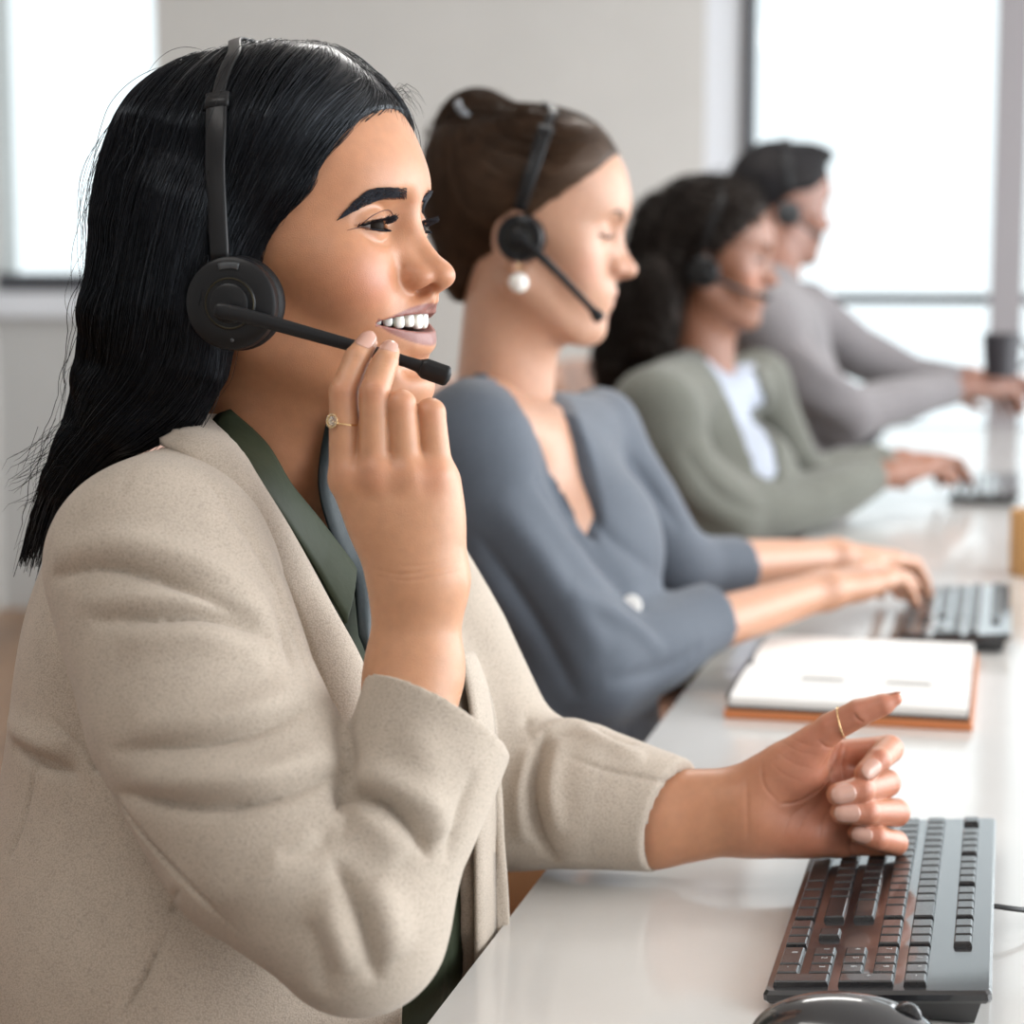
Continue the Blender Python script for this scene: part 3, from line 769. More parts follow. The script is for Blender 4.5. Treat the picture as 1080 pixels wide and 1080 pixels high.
LID = mat('soft brown lid line', (.10, .045, .035), rough=.6)
m = MB(); m.tube(trace_many(heads, smooth_poly([(390, 240.5), (379, 240), (366, 243)], 12), 1.0, 1.45), np.linspace(.0006, .0001, 12), 5)
m.tube(trace_many(heads, smooth_poly([(378, 241), (388, 231), (402, 223), (411, 222), (415, 228)], 16), 1.0, 1.45), [.0001] + [.00028] * 14 + [.0001], 5)
m.build('eyeliner', LID, lead)
# ------------------------------------------------------------------ hands
def hand_prims(arm, palm, fingers, extra=(), kf=.005):
    """arm: list of prims, palm: list of prims, fingers: list of (points, radii)"""
    pg = group(palm, k=0)
    L = list(arm) + [Prim(pg.f, pg.c, pg.r, 'u', .014, pg.lo, pg.hi)]
    base = list(L)
    B = group(base, k=0)
    fs = []
    for pts, rs in fingers:
        ch = [cap(pts[i], pts[i + 1], rs[i], rs[i + 1], k=.0015) for i in range(len(pts) - 1)]
        G = group(ch, k=0); fs.append(G)
    def f(p):
        big = p.size > 180
        if big: c0, h0 = bound(p)
        b = fold(base, p); out = b.copy()
        for G in fs:
            if big and np.linalg.norm(G.c - c0) - G.r > h0 + .03: continue
            v = G.f(p); h = np.maximum(kf - np.abs(b - v), 0) / kf
            out = np.minimum(out, np.minimum(b, v) - h * h * kf * .25)
        return out
    w = group(base + fs, k=0)
    one = Prim(f, w.c, w.r, 'u', 0, w.lo, w.hi)
    return [one] + list(extra)

def nail(a, b, ra, rb, up, parent, m_, w=52, start=.30, over=.0012, name='fingernail'):
    """plate on the back of the last finger bone a->b, up = direction the nail faces"""
    a = np.asarray(a); b = np.asarray(b); x = nrm(b - a); M = frame(a, x, z=up); L0 = np.linalg.norm(b - a); L_ = L0 + rb * .80 + over
    V = []; n, m = 14, 14
    for i in range(m + 1):
        t = i / m
        e = (1 - max(0, .5 - t) ** 3 * 2.2 - max(0, t - .6) ** 2 * 1.1)
        for j in range(n + 1):
            v = 2 * j / n - 1; u = start * L0 + (L_ - start * L0) * t
            u += (-.0022 * v ** 2 if t > .5 else .0020 * v ** 2) * abs(2 * t - 1)
            r = ra + (rb - ra) * min(max(u / L0, 0), 1); q = max(0, u - L0)
            rr = math.sqrt(max((r + .0003) ** 2 - (q * .75) ** 2, (.55 * r) ** 2)); g = math.radians(w) * v * e
            V.append((u, rr * math.sin(g), rr * math.cos(g)))
    V = np.array(V); V2 = V * np.array([1, .90, .90])
    Fc = []
    N_ = (n + 1) * (m + 1)
    for i in range(m):
        for j in range(n):
            q = [i * (n + 1) + j, i * (n + 1) + j + 1, (i + 1) * (n + 1) + j + 1, (i + 1) * (n + 1) + j]
            Fc.append(q); Fc.append([k + N_ for k in reversed(q)])
    rim = [j for j in range(n + 1)] + [i * (n + 1) + n for i in range(1, m + 1)] + [m * (n + 1) + j for j in range(n - 1, -1, -1)] + [i * (n + 1) for i in range(m - 1, 0, -1)]
    for i in range(len(rim)): p, q = rim[i], rim[(i + 1) % len(rim)]; Fc.append([q, p, p + N_, q + N_])
    W = np.vstack([V, V2]) @ M[:3, :3].T + M[:3, 3]
    return mobj(name, W, Fc, m_, parent)

NAIL = mat('pale pink nail', (.58, .32, .25), rough=.18, coat=.4, sss=.1)
# --- right hand, its back to us, fingertips at the microphone arm
J = lambda *a: P(*a)
Rw = J(441, 612, 1.165)
rf = [([J(365, 503, 1.158), J(362, 413, 1.152), J(376, 378, 1.160), J(387, 362, 1.168)], [.0100, .0082, .0074, .0062]),
      ([J(396, 503, 1.152), J(395, 413, 1.147), J(406, 383, 1.157), J(410, 372, 1.164)], [.0102, .0086, .0076, .0064]),
      ([J(429, 503, 1.153), J(423, 427, 1.148), J(423, 425, 1.172), J(420, 445, 1.184)], [.0100, .0087, .0078, .0068]),
      ([J(460, 501, 1.158), J(454, 436, 1.156), J(452, 434, 1.176), J(446, 451, 1.188)], [.0098, .0088, .0072, .0062])]
rpalm = [cap(Rw + 0, J(370, 508, 1.162), .0165, .0118, k=.02), cap(Rw, J(397, 508, 1.158), .0175, .0125, k=.02),
         cap(Rw, J(430, 508, 1.158), .0175, .0125, k=.02), cap(J(452, 600, 1.166), J(462, 506, 1.162), .0165, .0120, k=.02),
         ell(J(428, 548, 1.166), (.029, .017, .030), k=.02)]
for x_, y_, d_ in ((366, 503, 1.1505), (397, 501, 1.1435), (430, 502, 1.1445), (459, 503, 1.1500)):
    rpalm.append(ell(J(x_, y_, d_), (.0062, .0050, .0070), k=.010))
rthumb = ([J(408, 575, 1.176), J(388, 520, 1.190), J(384, 450, 1.196), J(394, 396, 1.196)], [.013, .0112, .0098, .0075])
rarm = [cap(J(441, 618, 1.166), J(437, 710, 1.164), .0218, .0232, k=.01, flat=RT, s=1.18), cap(J(437, 705, 1.164), J(400, 950, 1.120), .0232, .033, k=.01, flat=RT, s=1.15)]
RH = hand_prims(rarm, rpalm, rf + [rthumb])
V, Q = mesh_sdf(RH, .00105); N = vnormals(V, Q); D = np.zeros_like(V)
px_line = lambda L_, d0=.9, d1=1.9, pr=None: trace_many(pr, L_, d0, d1)
def folds(V, N, prims, lines, d0=.9, d1=1.9):
    D = np.zeros_like(V)
    for pts, amp, w in lines:
        D += crease(V, N, trace_many(prims, smooth_poly(pts, 16), d0, d1), amp, w)
    return D
fl = [([(392, 600), (420, 606), (450, 602), (490, 592)], -.0006, .0012), ([(394, 607), (430, 612), (470, 606), (489, 601)], -.0005, .0010), ([(420, 598), (450, 596), (480, 588)], -.0004, .0009)]
for cx, cy in ((363, 412), (396, 412)):
    for o in (-3.5, 0, 4): fl.append(([(cx - 8, cy + o + 1), (cx, cy + o - 1), (cx + 8, cy + o + 1)], -.00045, .0006))
for cx, cy in ((376, 379), (407, 385)):
    for o in (-1.5, 2): fl.append(([(cx - 6, cy + o), (cx, cy + o - 1), (cx + 6, cy + o + 1)], -.0003, .0006))
V += folds(V, N, RH, fl)
col = np.tile(np.array([.53, .270, .150]), (len(V), 1))
for c_, r_, w_ in [(J(396, 500, 1.14), .012, .35), (J(459, 503, 1.145), .012, .4), (J(366, 500, 1.148), .010, .2), (J(363, 412, 1.143), .009, .3), (J(396, 412, 1.138), .009, .3), (J(424, 425, 1.14), .010, .25), (J(455, 435, 1.145), .010, .3), (J(430, 500, 1.145), .010, .2)]:
    g = w_ * np.exp(-((V - c_) ** 2).sum(1) / r_ ** 2); col = col * (1 - g[:, None]) + np.array([.50, .185, .11]) * g[:, None]
RHM = (V, Q, col)
nail(rf[0][0][2], rf[0][0][3], .0074, .0062, -FW + UP * .35, lead, NAIL)
nail(rf[1][0][2], rf[1][0][3], .0076, .0064, -FW + UP * .35, lead, NAIL)

# --- left hand, palm to us, fingers curled, thumb up
Lw = J(792, 853, 1.432)
lf = [([J(890, 796, 1.446), J(938, 790, 1.438), J(926, 802, 1.412), J(912, 815, 1.402)], [.0112, .0100, .0090, .0074]),
      ([J(886, 825, 1.446), J(935, 826, 1.434), J(908, 833, 1.402), J(884, 838, 1.398)], [.0108, .0100, .0095, .0082]),
      ([J(884, 850, 1.446), J(945, 857, 1.434), J(914, 857, 1.403), J(888, 857, 1.400)], [.0108, .0100, .0094, .0082]),
      ([J(884, 887, 1.440), J(944, 889, 1.434), J(924, 884, 1.410), J(905, 879, 1.408)], [.0108, .0092, .0086, .0072])]
lpalm = [cap(Lw, J(880, 800, 1.446), .0165, .0120, k=.02), cap(Lw, J(884, 828, 1.446), .018, .0125, k=.02), cap(Lw, J(884, 852, 1.444), .018, .0125, k=.02),
         cap(J(796, 870, 1.432), J(882, 884, 1.438), .0180, .0135, k=.02), ell(J(842, 850, 1.440), (.034, .016, .028), k=.02),
         ell(J(835, 878, 1.428), (.027, .014, .0135), k=.014),
         cap(J(812, 822, 1.424), J(858, 785, 1.412), .0175, .0130, k=.014), ell(J(836, 815, 1.418), (.024, .015, .0185), k=.014)]
lthumb = ([J(850, 792, 1.412), J(876, 768, 1.404), J(906, 752, 1.396), J(932, 743, 1.392), J(945, 737.5, 1.391)], [.0128, .0108, .0098, .0076, .0044])
larm = [cap(J(796, 853, 1.432), J(690, 864, 1.440), .0235, .0285, k=.01, flat=UP, s=1.26), cap(J(690, 862, 1.440), J(560, 840, 1.452), .028, .036, k=.01, flat=UP, s=1.12)]
LH = hand_prims(larm, lpalm, lf + [lthumb])
V, Q = mesh_sdf(LH, .0011); N = vnormals(V, Q)
fl = [([(893, 776), (884, 790), (881, 806), (866, 832), (842, 846), (822, 848)], -.0012, .0012), ([(892, 786), (890, 806), (891, 824)], -.0010, .0010),
      ([(787, 820), (788, 850), (789, 888)], -.0003, .0016), ([(803, 800), (806, 828), (822, 847)], -.0004, .0010), ([(880, 842), (868, 868), (864, 886)], -.0005, .0009),
      ([(896, 868), (897, 886), (896, 902)], -.0009, .0010), ([(870, 844), (850, 862), (838, 884)], -.0004, .0008), ([(856, 846), (836, 860), (826, 880)], -.0004, .0008), ([(884, 788), (872, 800), (862, 818)], -.0004, .0009),
      ([(901, 752), (904, 758), (911, 762)], -.0008, .0009), ([(862, 780), (872, 788), (882, 788)], -.0005, .0009)]
for a_, b_ in (((830, 775), (872, 789)), ((824, 782), (868, 798)), ((818, 792), (860, 812)), ((812, 804), (850, 826))): fl.append(([a_, ((a_[0] + b_[0]) / 2 - 2, (a_[1] + b_[1]) / 2 + 3), b_], -.00022, .0006))
for k_, (cx, cy) in enumerate(((925, 803), (907, 833), (913, 857), (922, 884))):
    for o in (-2.5, 0, 2.5): fl.append(([(cx + o, cy - 8), (cx + o + 1.5, cy), (cx + o, cy + 8)], -.0003, .0005))
fl = [(a, b * 1.7, c) for a, b, c in fl]
V += folds(V, N, LH, fl, 1.1, 1.8)
col = np.tile(np.array([.50, .235, .128]), (len(V), 1))
q = V - CAM; dd = q @ FW; pxv = 540 + LENS_PX * (q @ RT) / dd; pyv = 540 - LENS_PX * (q @ UP) / dd
g = np.clip((pxv - 760) / 90, 0, 1) * np.clip((vnormals(V, Q) @ -FW) * 1.5, 0, 1) * .8
col = col * (1 - g[:, None]) + np.array([.50, .190, .12]) * g[:, None]
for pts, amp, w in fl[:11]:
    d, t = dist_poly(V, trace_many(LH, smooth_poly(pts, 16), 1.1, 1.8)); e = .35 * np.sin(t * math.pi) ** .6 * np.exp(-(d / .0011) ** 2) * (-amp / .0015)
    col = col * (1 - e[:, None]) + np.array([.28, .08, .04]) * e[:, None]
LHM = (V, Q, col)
for k_, w_ in ((0, 50), (1, 52), (2, 52), (3, 50)):
    p_, r_ = lf[k_]; nail(p_[2], p_[3], r_[2], r_[3], -FW + UP * (.1 if k_ else .0) + RT * -.1, lead, NAIL, w=w_, start=.42)
nail(lthumb[0][3] * .6 + lthumb[0][2] * .4, lthumb[0][4], .0086, .0050, UP + FW * .35, lead, NAIL, w=45, start=.30)
nv = [0]
def join(parts):
    Vs, Qs, Cs = [], [], []; o = 0
    for V_, Q_, C_ in parts: Vs.append(V_); Qs.append(Q_ + o); Cs.append(C_); o += len(V_)
    return np.vstack(Vs), np.vstack(Qs), np.vstack(Cs)
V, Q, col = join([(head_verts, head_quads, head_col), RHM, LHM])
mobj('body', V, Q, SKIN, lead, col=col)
# ------------------------------------------------------------------ clothes of the woman in front
def fabric(name, color, s=1.0, bump=.0002, rough=.85, var=.10, twill=True, sheen=.15, tint=False, spec=.3):
    m = mat(name, color, rough=rough, sheen=sheen, tint=tint, noise=(38, var * .5), spec=spec); nt = m.node_tree; b = nt.nodes['Principled BSDF']
    tc = nt.nodes.new('ShaderNodeTexCoord')
    mu = nt.nodes.new('ShaderNodeTexVoronoi'); mu.inputs['Scale'].default_value = 900 / s; nt.links.new(tc.outputs['Object'], mu.inputs['Vector'])
    bp = nt.nodes.new('ShaderNodeBump'); bp.inputs['Distance'].default_value = bump; bp.inputs['Strength'].default_value = 1
    nt.links.new(mu.outputs[0], bp.inputs['Height']); nt.links.new(bp.outputs[0], b.inputs['Normal'])
    # yarns differ a little in shade
    l = b.inputs['Base Color'].links[0]; src = l.from_socket
    mr = nt.nodes.new('ShaderNodeMapRange'); mr.inputs['To Min'].default_value = 1.18; mr.inputs['To Max'].default_value = .74; nt.links.new(mu.outputs[0], mr.inputs['Value'])
    mx = nt.nodes.new('ShaderNodeMix'); mx.data_type = 'RGBA'; mx.blend_type = 'MULTIPLY'; mx.inputs['Factor'].default_value = 1
    nt.links.new(src, mx.inputs[6]); nt.links.new(mr.outputs[0], mx.inputs[7]); nt.links.new(mx.outputs[2], b.inputs['Base Color'])
    return m
BEIGE = fabric('beige wool blend', (.465, .398, .330))
SATIN = mat('dark green satin', (.026, .034, .018), rough=.62, spec=.25, bump=(60, .0008))
TEAL = mat('dark teal satin', (.018, .030, .036), rough=.55, spec=.5, bump=(60, .0008))

def sheath(prims, off):      # same body, grown or shrunk
    g = group(prims, k=0)
    return Prim(lambda p: fold(prims, p) - off, g.c, g.r + abs(off), 'u', .01, g.lo - max(off, 0), g.hi + max(off, 0))

shoR, shoL = P(166, 592, 1.175), P(368, 535, 1.495)
torso = [ell(P(335, 930, 1.34), (.100, .14, .16), k=.06), ell(P(240, 745, 1.335), (.130, .150, .150), k=.04), ell(P(345, 765, 1.345), (.088, .135, .085), k=.06),
         ell(P(226, 1000, 1.335), (.160, .170, .20), k=.05), cap(P(190, 585, 1.215), P(330, 560, 1.46), .050, .050, k=.05),
         cap(P(215, 540, 1.32), P(190, 560, 1.22), .038, .045, k=.04), cap(P(265, 530, 1.36), P(330, 560, 1.45), .036, .045, k=.04),
         ell(P(172, 700, 1.33), (.080, .13, .13), k=.03)]
sleeveR_up = [chain([P(166, 596, 1.175), P(212, 745, 1.145), P(288, 880, 1.114), P(375, 973, 1.088)], [.0655, .0680, .0640, .0500])]
sleeveR_lo = [chain([P(381, 980, 1.088), P(414, 890, 1.100), P(468, 740, 1.128), P(490, 680, 1.14)], [.0470, .0410, .0470, .0500])]
cutn = nrm(RT * .50 + UP * .86 + FW * .38); cutp = P(461, 756, 1.125)
def half(c, n, k=.002): 
    n = nrm(n); return Prim(lambda p: -((p - c) @ n), c, 5.0, 's', k)
def cut_beyond(c, n, k=.002):   # removes everything on the n side of the plane through c
    n = nrm(n); c = np.asarray(c, float)
    return Prim(lambda p: -((p - c) @ n), c, 5.0, 's', k)
def cut_low(z): return Prim(lambda p: p[..., 2] - z, np.zeros(3), 9.0, 's', .002)
sleeveR_lo_g = group(sleeveR_lo + [cut_beyond(cutp, cutn), cap(P(450, 792, 1.120), P(500, 660, 1.14), .0400, .0450, op='s', k=.001)], k=.010)
sleeveL_up = chain([shoL, P(455, 690, 1.475), P(535, 835, 1.462)], [.060, .0600, .0520])
cutnL = nrm(RT * .85 - UP * .22 - FW * .48); cutpL = P(707, 866, 1.437)
sleeveL_lo = group([chain([P(535, 836, 1.462), P(610, 840, 1.447), P(720, 863, 1.436)], [.0520, .0530, .0410]), cut_beyond(cutpL, cutnL), cap(P(655, 853, 1.441), P(740, 868, 1.437), .0370, .0330, op='s', k=.001)], k=.015)
V_edge = lambda L_: trace_many(torso, smooth_poly(L_, 20), 1.0, 1.6)
near_e = V_edge([(232, 450), (262, 500), (300, 560), (345, 640), (380, 710), (405, 800), (425, 900), (428, 1000), (425, 1150)])
far_e = V_edge([(372, 470), (420, 560), (455, 640), (480, 700), (492, 780), (495, 860), (497, 1000), (497, 1150)])
def opening(ne, fe, xc):
    a = ne[np.argsort(ne[:, 2])]; b = fe[np.argsort(fe[:, 2])]
    def f(p):
        z = p[..., 2]; yn = np.interp(z, a[:, 2], a[:, 1]); yf = np.interp(z, b[:, 2], b[:, 1]); xx = np.interp(z, a[:, 2], a[:, 0]) 
        return np.maximum(np.maximum(yn - p[..., 1], p[..., 1] - yf), (xx - .05) - p[..., 0])
    return Prim(f, (ne.mean(0) + fe.mean(0)) / 2, 1.0, 's', .003)
hem = .60
shell = group(torso + [opening(near_e, far_e, 0), Prim(lambda p: -(.0 - (p[..., 2] - 9)), np.zeros(3), .01, 's', .001)], k=.02) if False else group(torso + [opening(near_e, far_e, 0)], k=.02)
JK = [shell] + sleeveR_up + [sleeveR_lo_g, sleeveL_up, sleeveL_lo]
JK[1].k = .022; JK[3].k = .03; JK[4].k = .02
lo = np.min([q.lo for q in torso + sleeveR_up + [sleeveR_lo_g, sleeveL_up, sleeveL_lo]], 0) - .01; hi = np.max([q.hi for q in torso + sleeveR_up + [sleeveR_lo_g, sleeveL_up, sleeveL_lo]], 0) + .01
lo[2] = .58
jk_inner = [sheath(torso, -.006)]
hollow = sheath(torso, -.007); hollow.op = 's'; hollow.k = .001
# shirt sits inside; the jacket is a hollow shell in front of it
JKH = [group([Prim(shell.f, shell.c, shell.r, 'u', .0, shell.lo, shell.hi), hollow], k=0)] + JK[1:]
V, Q = mesh_sdf(JKH, .0026, lo, hi)
N = vnormals(V, Q)
def cr(a): return [(x / 1.636, 420 + y / 1.636) for x, y in a]
up_s = sleeveR_up; all_s = sleeveR_up + sleeveR_lo + [sleeveL_up, sleeveL_lo] + torso
FL = [(cr([(85, 312), (170, 292), (270, 308), (360, 345), (445, 388)]), -.0050, .0055), (cr([(90, 270), (190, 250), (300, 268), (390, 310), (470, 365)]), .0045, .011),
      (cr([(150, 385), (270, 378), (370, 376), (470, 408)]), -.0050, .0050), (cr([(120, 350), (250, 345), (370, 350), (480, 385)]), .0030, .007), (cr([(200, 420), (330, 410), (460, 440)]), .0035, .010),
      (cr([(190, 610), (330, 600), (440, 575), (530, 530)]), -.0045, .0060), (cr([(230, 570), (350, 560), (450, 535), (520, 500)]), .0035, .010),
      (cr([(200, 680), (300, 698), (400, 702), (500, 680), (590, 640)]), -.0055, .0060), (cr([(230, 650), (350, 664), (460, 655), (570, 610)]), .0060, .011),
      (cr([(590, 560), (600, 620), (590, 680), (588, 720)]), -.0060, .0060),
      (cr([(585, 684), (620, 686), (670, 705), (725, 760), (740, 790)]), -.0065, .0045), (cr([(610, 650), (670, 665), (740, 710), (770, 760)]), .0050, .010), (cr([(600, 730), (650, 745), (700, 790)]), .0045, .012),
      (cr([(575, 800), (600, 840), (625, 900), (640, 960), (650, 1010)]), -.0055, .0055), (cr([(560, 850), (580, 920), (600, 990)]), .0045, .010), (cr([(640, 830), (665, 900), (685, 970)]), .0040, .012),
      (cr([(530, 900), (555, 960), (560, 1030)]), -.0030, .008), (cr([(820, 640), (790, 720), (770, 800)]), -.0020, .006), (cr([(700, 560), (740, 640), (750, 720)]), .0020, .012),
      (cr([(560, 770), (500, 800), (420, 850), (360, 860)]), .0030, .012), (cr([(575, 740), (540, 780), (480, 790)]), -.0025, .007),
      # seams
      (cr([(85, 555), (130, 600), (200, 690), (310, 820), (420, 930)]), -.0022, .0022), (cr([(235, 88), (215, 140), (208, 175)]), -.0004, .0020),
      (cr([(310, 838), (285, 920), (250, 1000), (205, 1075)]), -.0025, .0022), (cr([(60, 620), (40, 720), (10, 800)]), -.0018, .0022),
      (cr([(20, 600), (70, 630), (130, 650)]), -.0040, .0060), (cr([(10, 560), (60, 590), (120, 610)]), .0040, .009),
      # far sleeve
      ([(490, 690), (512, 712), (530, 726)], -.003, .005), ([(515, 735), (540, 752), (560, 765)], -.003, .005), ([(575, 775), (562, 830), (570, 880), (588, 910)], -.0060, .0050), ([(560, 790), (548, 840), (552, 890)], .0040, .007), ([(592, 780), (582, 830), (588, 880)], .0035, .007),
      ([(600, 800), (640, 812), (690, 822), (712, 826)], -.0018, .0020), ([(610, 770), (650, 790), (680, 800)], .0025, .008), ([(625, 768), (650, 782), (672, 786)], -.002, .004), ([(560, 778), (590, 768), (620, 764)], .003, .008)]
FL = [(a, b * (2.0 if b < 0 else 1.7), c * (.72 if b < 0 else .95)) for a, b, c in FL]
FL += [([(214, 500), (252, 548), (284, 604), (310, 662), (332, 730)], -.0045, .0032), (cr([(500, 300), (535, 370), (560, 440), (572, 520)]), -.0045, .0035), (cr([(470, 340), (495, 400), (505, 470)]), -.0060, .0050)]
V += folds(V, N, all_s, FL, .9, 1.7)
# soft irregularity of worn cloth
ph = V @ np.array([[23, 11, -7], [-9, 31, 17], [13, -19, 29]], float).T
V += N * (.0009 * (np.sin(ph[:, 0]) + np.sin(ph[:, 1] * 1.3) + np.sin(ph[:, 2] * .8)))[:, None]
mobj('blazer', V, Q, BEIGE, lead)
tag(bpy.data.objects['blazer'], 'beige woven blazer')

def patch(name, A, B, prims, off, th, m_, parent, n=40, w=8, puff=0.0, d0=1.0, d1=1.65, smooth_it=2):
    """cloth strip between two outlines, laid on the body"""
    a = smooth_poly(A, n); b = smooth_poly(B, n)
    g = np.array([[a[i] * (1 - t) + b[i] * t for t in np.linspace(0, 1, w)] for i in range(n)])
    W = trace_many(prims, g.reshape(-1, 2), d0, d1, off).reshape(n, w, 3)
    for _ in range(smooth_it):
        W[1:-1] = W[1:-1] * .5 + (W[2:] + W[:-2]) * .25
    Nn = np.cross(np.gradient(W, axis=0), np.gradient(W, axis=1)); Nn /= np.linalg.norm(Nn, axis=2, keepdims=True) + 1e-9
    sg = np.sign(((CAM - W) * Nn).sum(2).mean()); Nn *= sg
    bulge = (np.sin(np.linspace(0, 1, w) * math.pi) * puff)[None, :, None]
    T_ = W + Nn * (th + bulge); V = np.vstack([T_.reshape(-1, 3), W.reshape(-1, 3)]); N_ = n * w; Fc = []
    for i in range(n - 1):
        for j in range(w - 1):
            q = [i * w + j, i * w + j + 1, (i + 1) * w + j + 1, (i + 1) * w + j]
            Fc.append(q if sg > 0 else q[::-1]); Fc.append([k + N_ for k in (q[::-1] if sg > 0 else q)])
    rim = [j for j in range(w)] + [i * w + w - 1 for i in range(1, n)] + [(n - 1) * w + j for j in range(w - 2, -1, -1)] + [i * w for i in range(n - 2, 0, -1)]
    for i in range(len(rim)):
        p, q = rim[i], rim[(i + 1) % len(rim)]; f = [q, p, p + N_, q + N_]; Fc.append(f if sg > 0 else f[::-1])
    return mobj(name, V, Fc, m_, parent)
blazer = bpy.data.objects['blazer']
patch('lapel', [(140, 455), (205, 490), (254, 545), (286, 600), (314, 660), (340, 740), (352, 790)], [(232, 440), (262, 498), (300, 559), (345, 639), (383, 709), (404, 790), (408, 800)], torso + neck, .005, .0045, BEIGE, blazer, puff=.004)
patch('lapel', [(497, 690), (520, 740), (525, 800), (530, 860), (538, 960), (538, 1050)], [(482, 690), (494, 740), (498, 800), (499, 860), (500, 960), (500, 1050)], torso, .005, .003, BEIGE, blazer, puff=.003, smooth_it=14)
# shirt: inner body with a V neck
SH = [sheath(torso, -.0065)]
skinV = trace_many(torso, smooth_poly([(246, 430), (281, 470), (304, 510), (331, 543), (355, 575), (372, 605)], 16), 1.0, 1.6)
skinF = trace_many(torso, smooth_poly([(400, 430), (398, 470), (392, 520), (384, 560), (378, 590), (373, 606)], 16), 1.0, 1.6)
SHM = [group([SH[0], opening(skinV, skinF, 0)], k=0)]
slo = np.min([q.lo for q in torso], 0); shi = np.max([q.hi for q in torso], 0); slo[2] = .58
V, Q = mesh_sdf(SHM, .003, slo, shi); N = vnormals(V, Q)
V += folds(V, N, torso, [([(440, 1010), (455, 960), (478, 900)], .004, .006), ([(465, 1050), (480, 980), (492, 920)], .004, .006), ([(450, 1040), (468, 970), (486, 910)], -.004, .005), ([(372, 606), (384, 680), (396, 740)], -.003, .003)], 1.0, 1.7)
shirt = mobj('shirt', V, Q, SATIN, lead); tag(shirt, 'dark green satin shirt')
nk = heads + neck + torso
patch('shirt_collar', [(244, 432), (281, 470), (304, 510), (331, 543), (355, 574), (373, 598), (373, 599)], [(224, 446), (256, 494), (292, 540), (328, 594), (350, 633), (363, 656), (363, 657)], nk, .005, .002, SATIN, shirt, puff=.002)
patch('shirt_collar', [(345, 440), (337, 480), (336, 520), (350, 568), (366, 596), (372, 612), (378, 670)], [(378, 440), (388, 480), (394, 520), (396, 560), (396, 600), (394, 640), (390, 700)], nk, .004, .002, TEAL, shirt, puff=.003)
# ------------------------------------------------------------------ hair
def hair_mat(name, color, rough=.30, spec=.55, bumpd=.0012):
    m = mat(name, color, rough=rough, spec=spec, noise=(60, .25)); m.node_tree.nodes['Principled BSDF'].inputs['Specular Tint'].default_value = (.82, .90, 1.0, 1) if color[0] < .01 else (1, .9, .8, 1); return m
def strands(name, seeds, guides, prims, m_, parent, length=(.06, .14), step=.005, r=.00020, off=(.0003, .0022), sigma=.022, free_z=None, fly=.02, side=3, jit=.10, curl=0.0, stop_z=None):
    """hairs that leave the seed points and follow the guide curves over the body of hair"""
    GP = []; GT = []
    for g in guides:
        g = smooth_poly(g, 40); t = np.gradient(g, axis=0); t /= np.linalg.norm(t, axis=1, keepdims=True) + 1e-9; GP.append(g); GT.append(t)
    GP = np.vstack(GP); GT = np.vstack(GT)
    n = len(seeds); p = seeds.copy(); L_ = RNG.uniform(*length, n); offs = RNG.uniform(*off, n); lift = np.where(RNG.random(n) < fly, RNG.uniform(.002, .007, n), 0)
    bias = RNG.normal(0, jit, (n, 3)); path = [p.copy()]; K = int(max(length) / step)
    def grad(p):
        e = 5e-4; return np.stack([fold(prims, p + np.eye(3)[a] * e) - fold(prims, p - np.eye(3)[a] * e) for a in range(3)], 1) / (2 * e)
    ph = RNG.uniform(0, 6.28, n)
    for k in range(K):
        d2 = ((p[:, None, :] - GP[None]) ** 2).sum(2); w = np.exp(-(d2 - d2.min(1, keepdims=True)) / (2 * sigma ** 2)); dr = (w @ GT) / w.sum(1, keepdims=True)
        dr += bias * .35; g = grad(p); g /= np.linalg.norm(g, axis=1, keepdims=True) + 1e-9
        if curl: dr += curl * np.stack([np.sin(k * .9 + ph), np.cos(k * .8 + ph * 2), np.sin(k * .7 + ph * 3)], 1)
        free = np.zeros(n, bool) if free_z is None else p[:, 2] < free_z + bias[:, 0] * .12
        dr = np.where(free[:, None], dr, dr - g * (dr * g).sum(1, keepdims=True)); dr /= np.linalg.norm(dr, axis=1, keepdims=True) + 1e-9
        go = 1.0 if stop_z is None else np.where(p[:, 2] < stop_z + bias[:, 1] * .05, .02, 1.0)
        p = p + dr * (L_ / K * go)[:, None]
        v = fold(prims, p); tgt = offs + lift * math.sin(math.pi * (k + 1) / K) * (1 if k < K else 0) + lift * .5 * (k / K)
        corr = (v - tgt)[:, None] * g; corr = np.where((free & (v > 0))[:, None], 0, corr); ln = np.linalg.norm(corr, axis=1, keepdims=True)
        p = p - corr * np.minimum(1, .006 / (ln + 1e-9)); path.append(p.copy())
    A = np.stack(path, 1); m = A.shape[1]
    T = np.gradient(A, axis=1); T /= np.linalg.norm(T, axis=2, keepdims=True) + 1e-9
    ref = np.cross(T, grad(A[:, m // 2])[:, None, :]); ref /= np.linalg.norm(ref, axis=2, keepdims=True) + 1e-9; bi = np.cross(T, ref)
    rad = np.interp(np.linspace(0, 1, m), [0, .15, .8, 1], [.5, 1, .9, .15]) * r; rr = rad[None, :] * RNG.uniform(.7, 1.4, n)[:, None]
    ring = [A + rr[..., None] * (ref * math.cos(a) + bi * math.sin(a)) for a in np.arange(side) * 2 * math.pi / side]
    V = np.stack(ring, 2).reshape(-1, 3)
    base = (np.arange(n)[:, None] * m + np.arange(m - 1)[None]) * side
    F_ = [np.stack([base + j, base + (j + 1) % side, base + side + (j + 1) % side, base + side + j], -1).reshape(-1, 4) for j in range(side)]
    return mobj(name, V, np.vstack(F_), m_, parent)

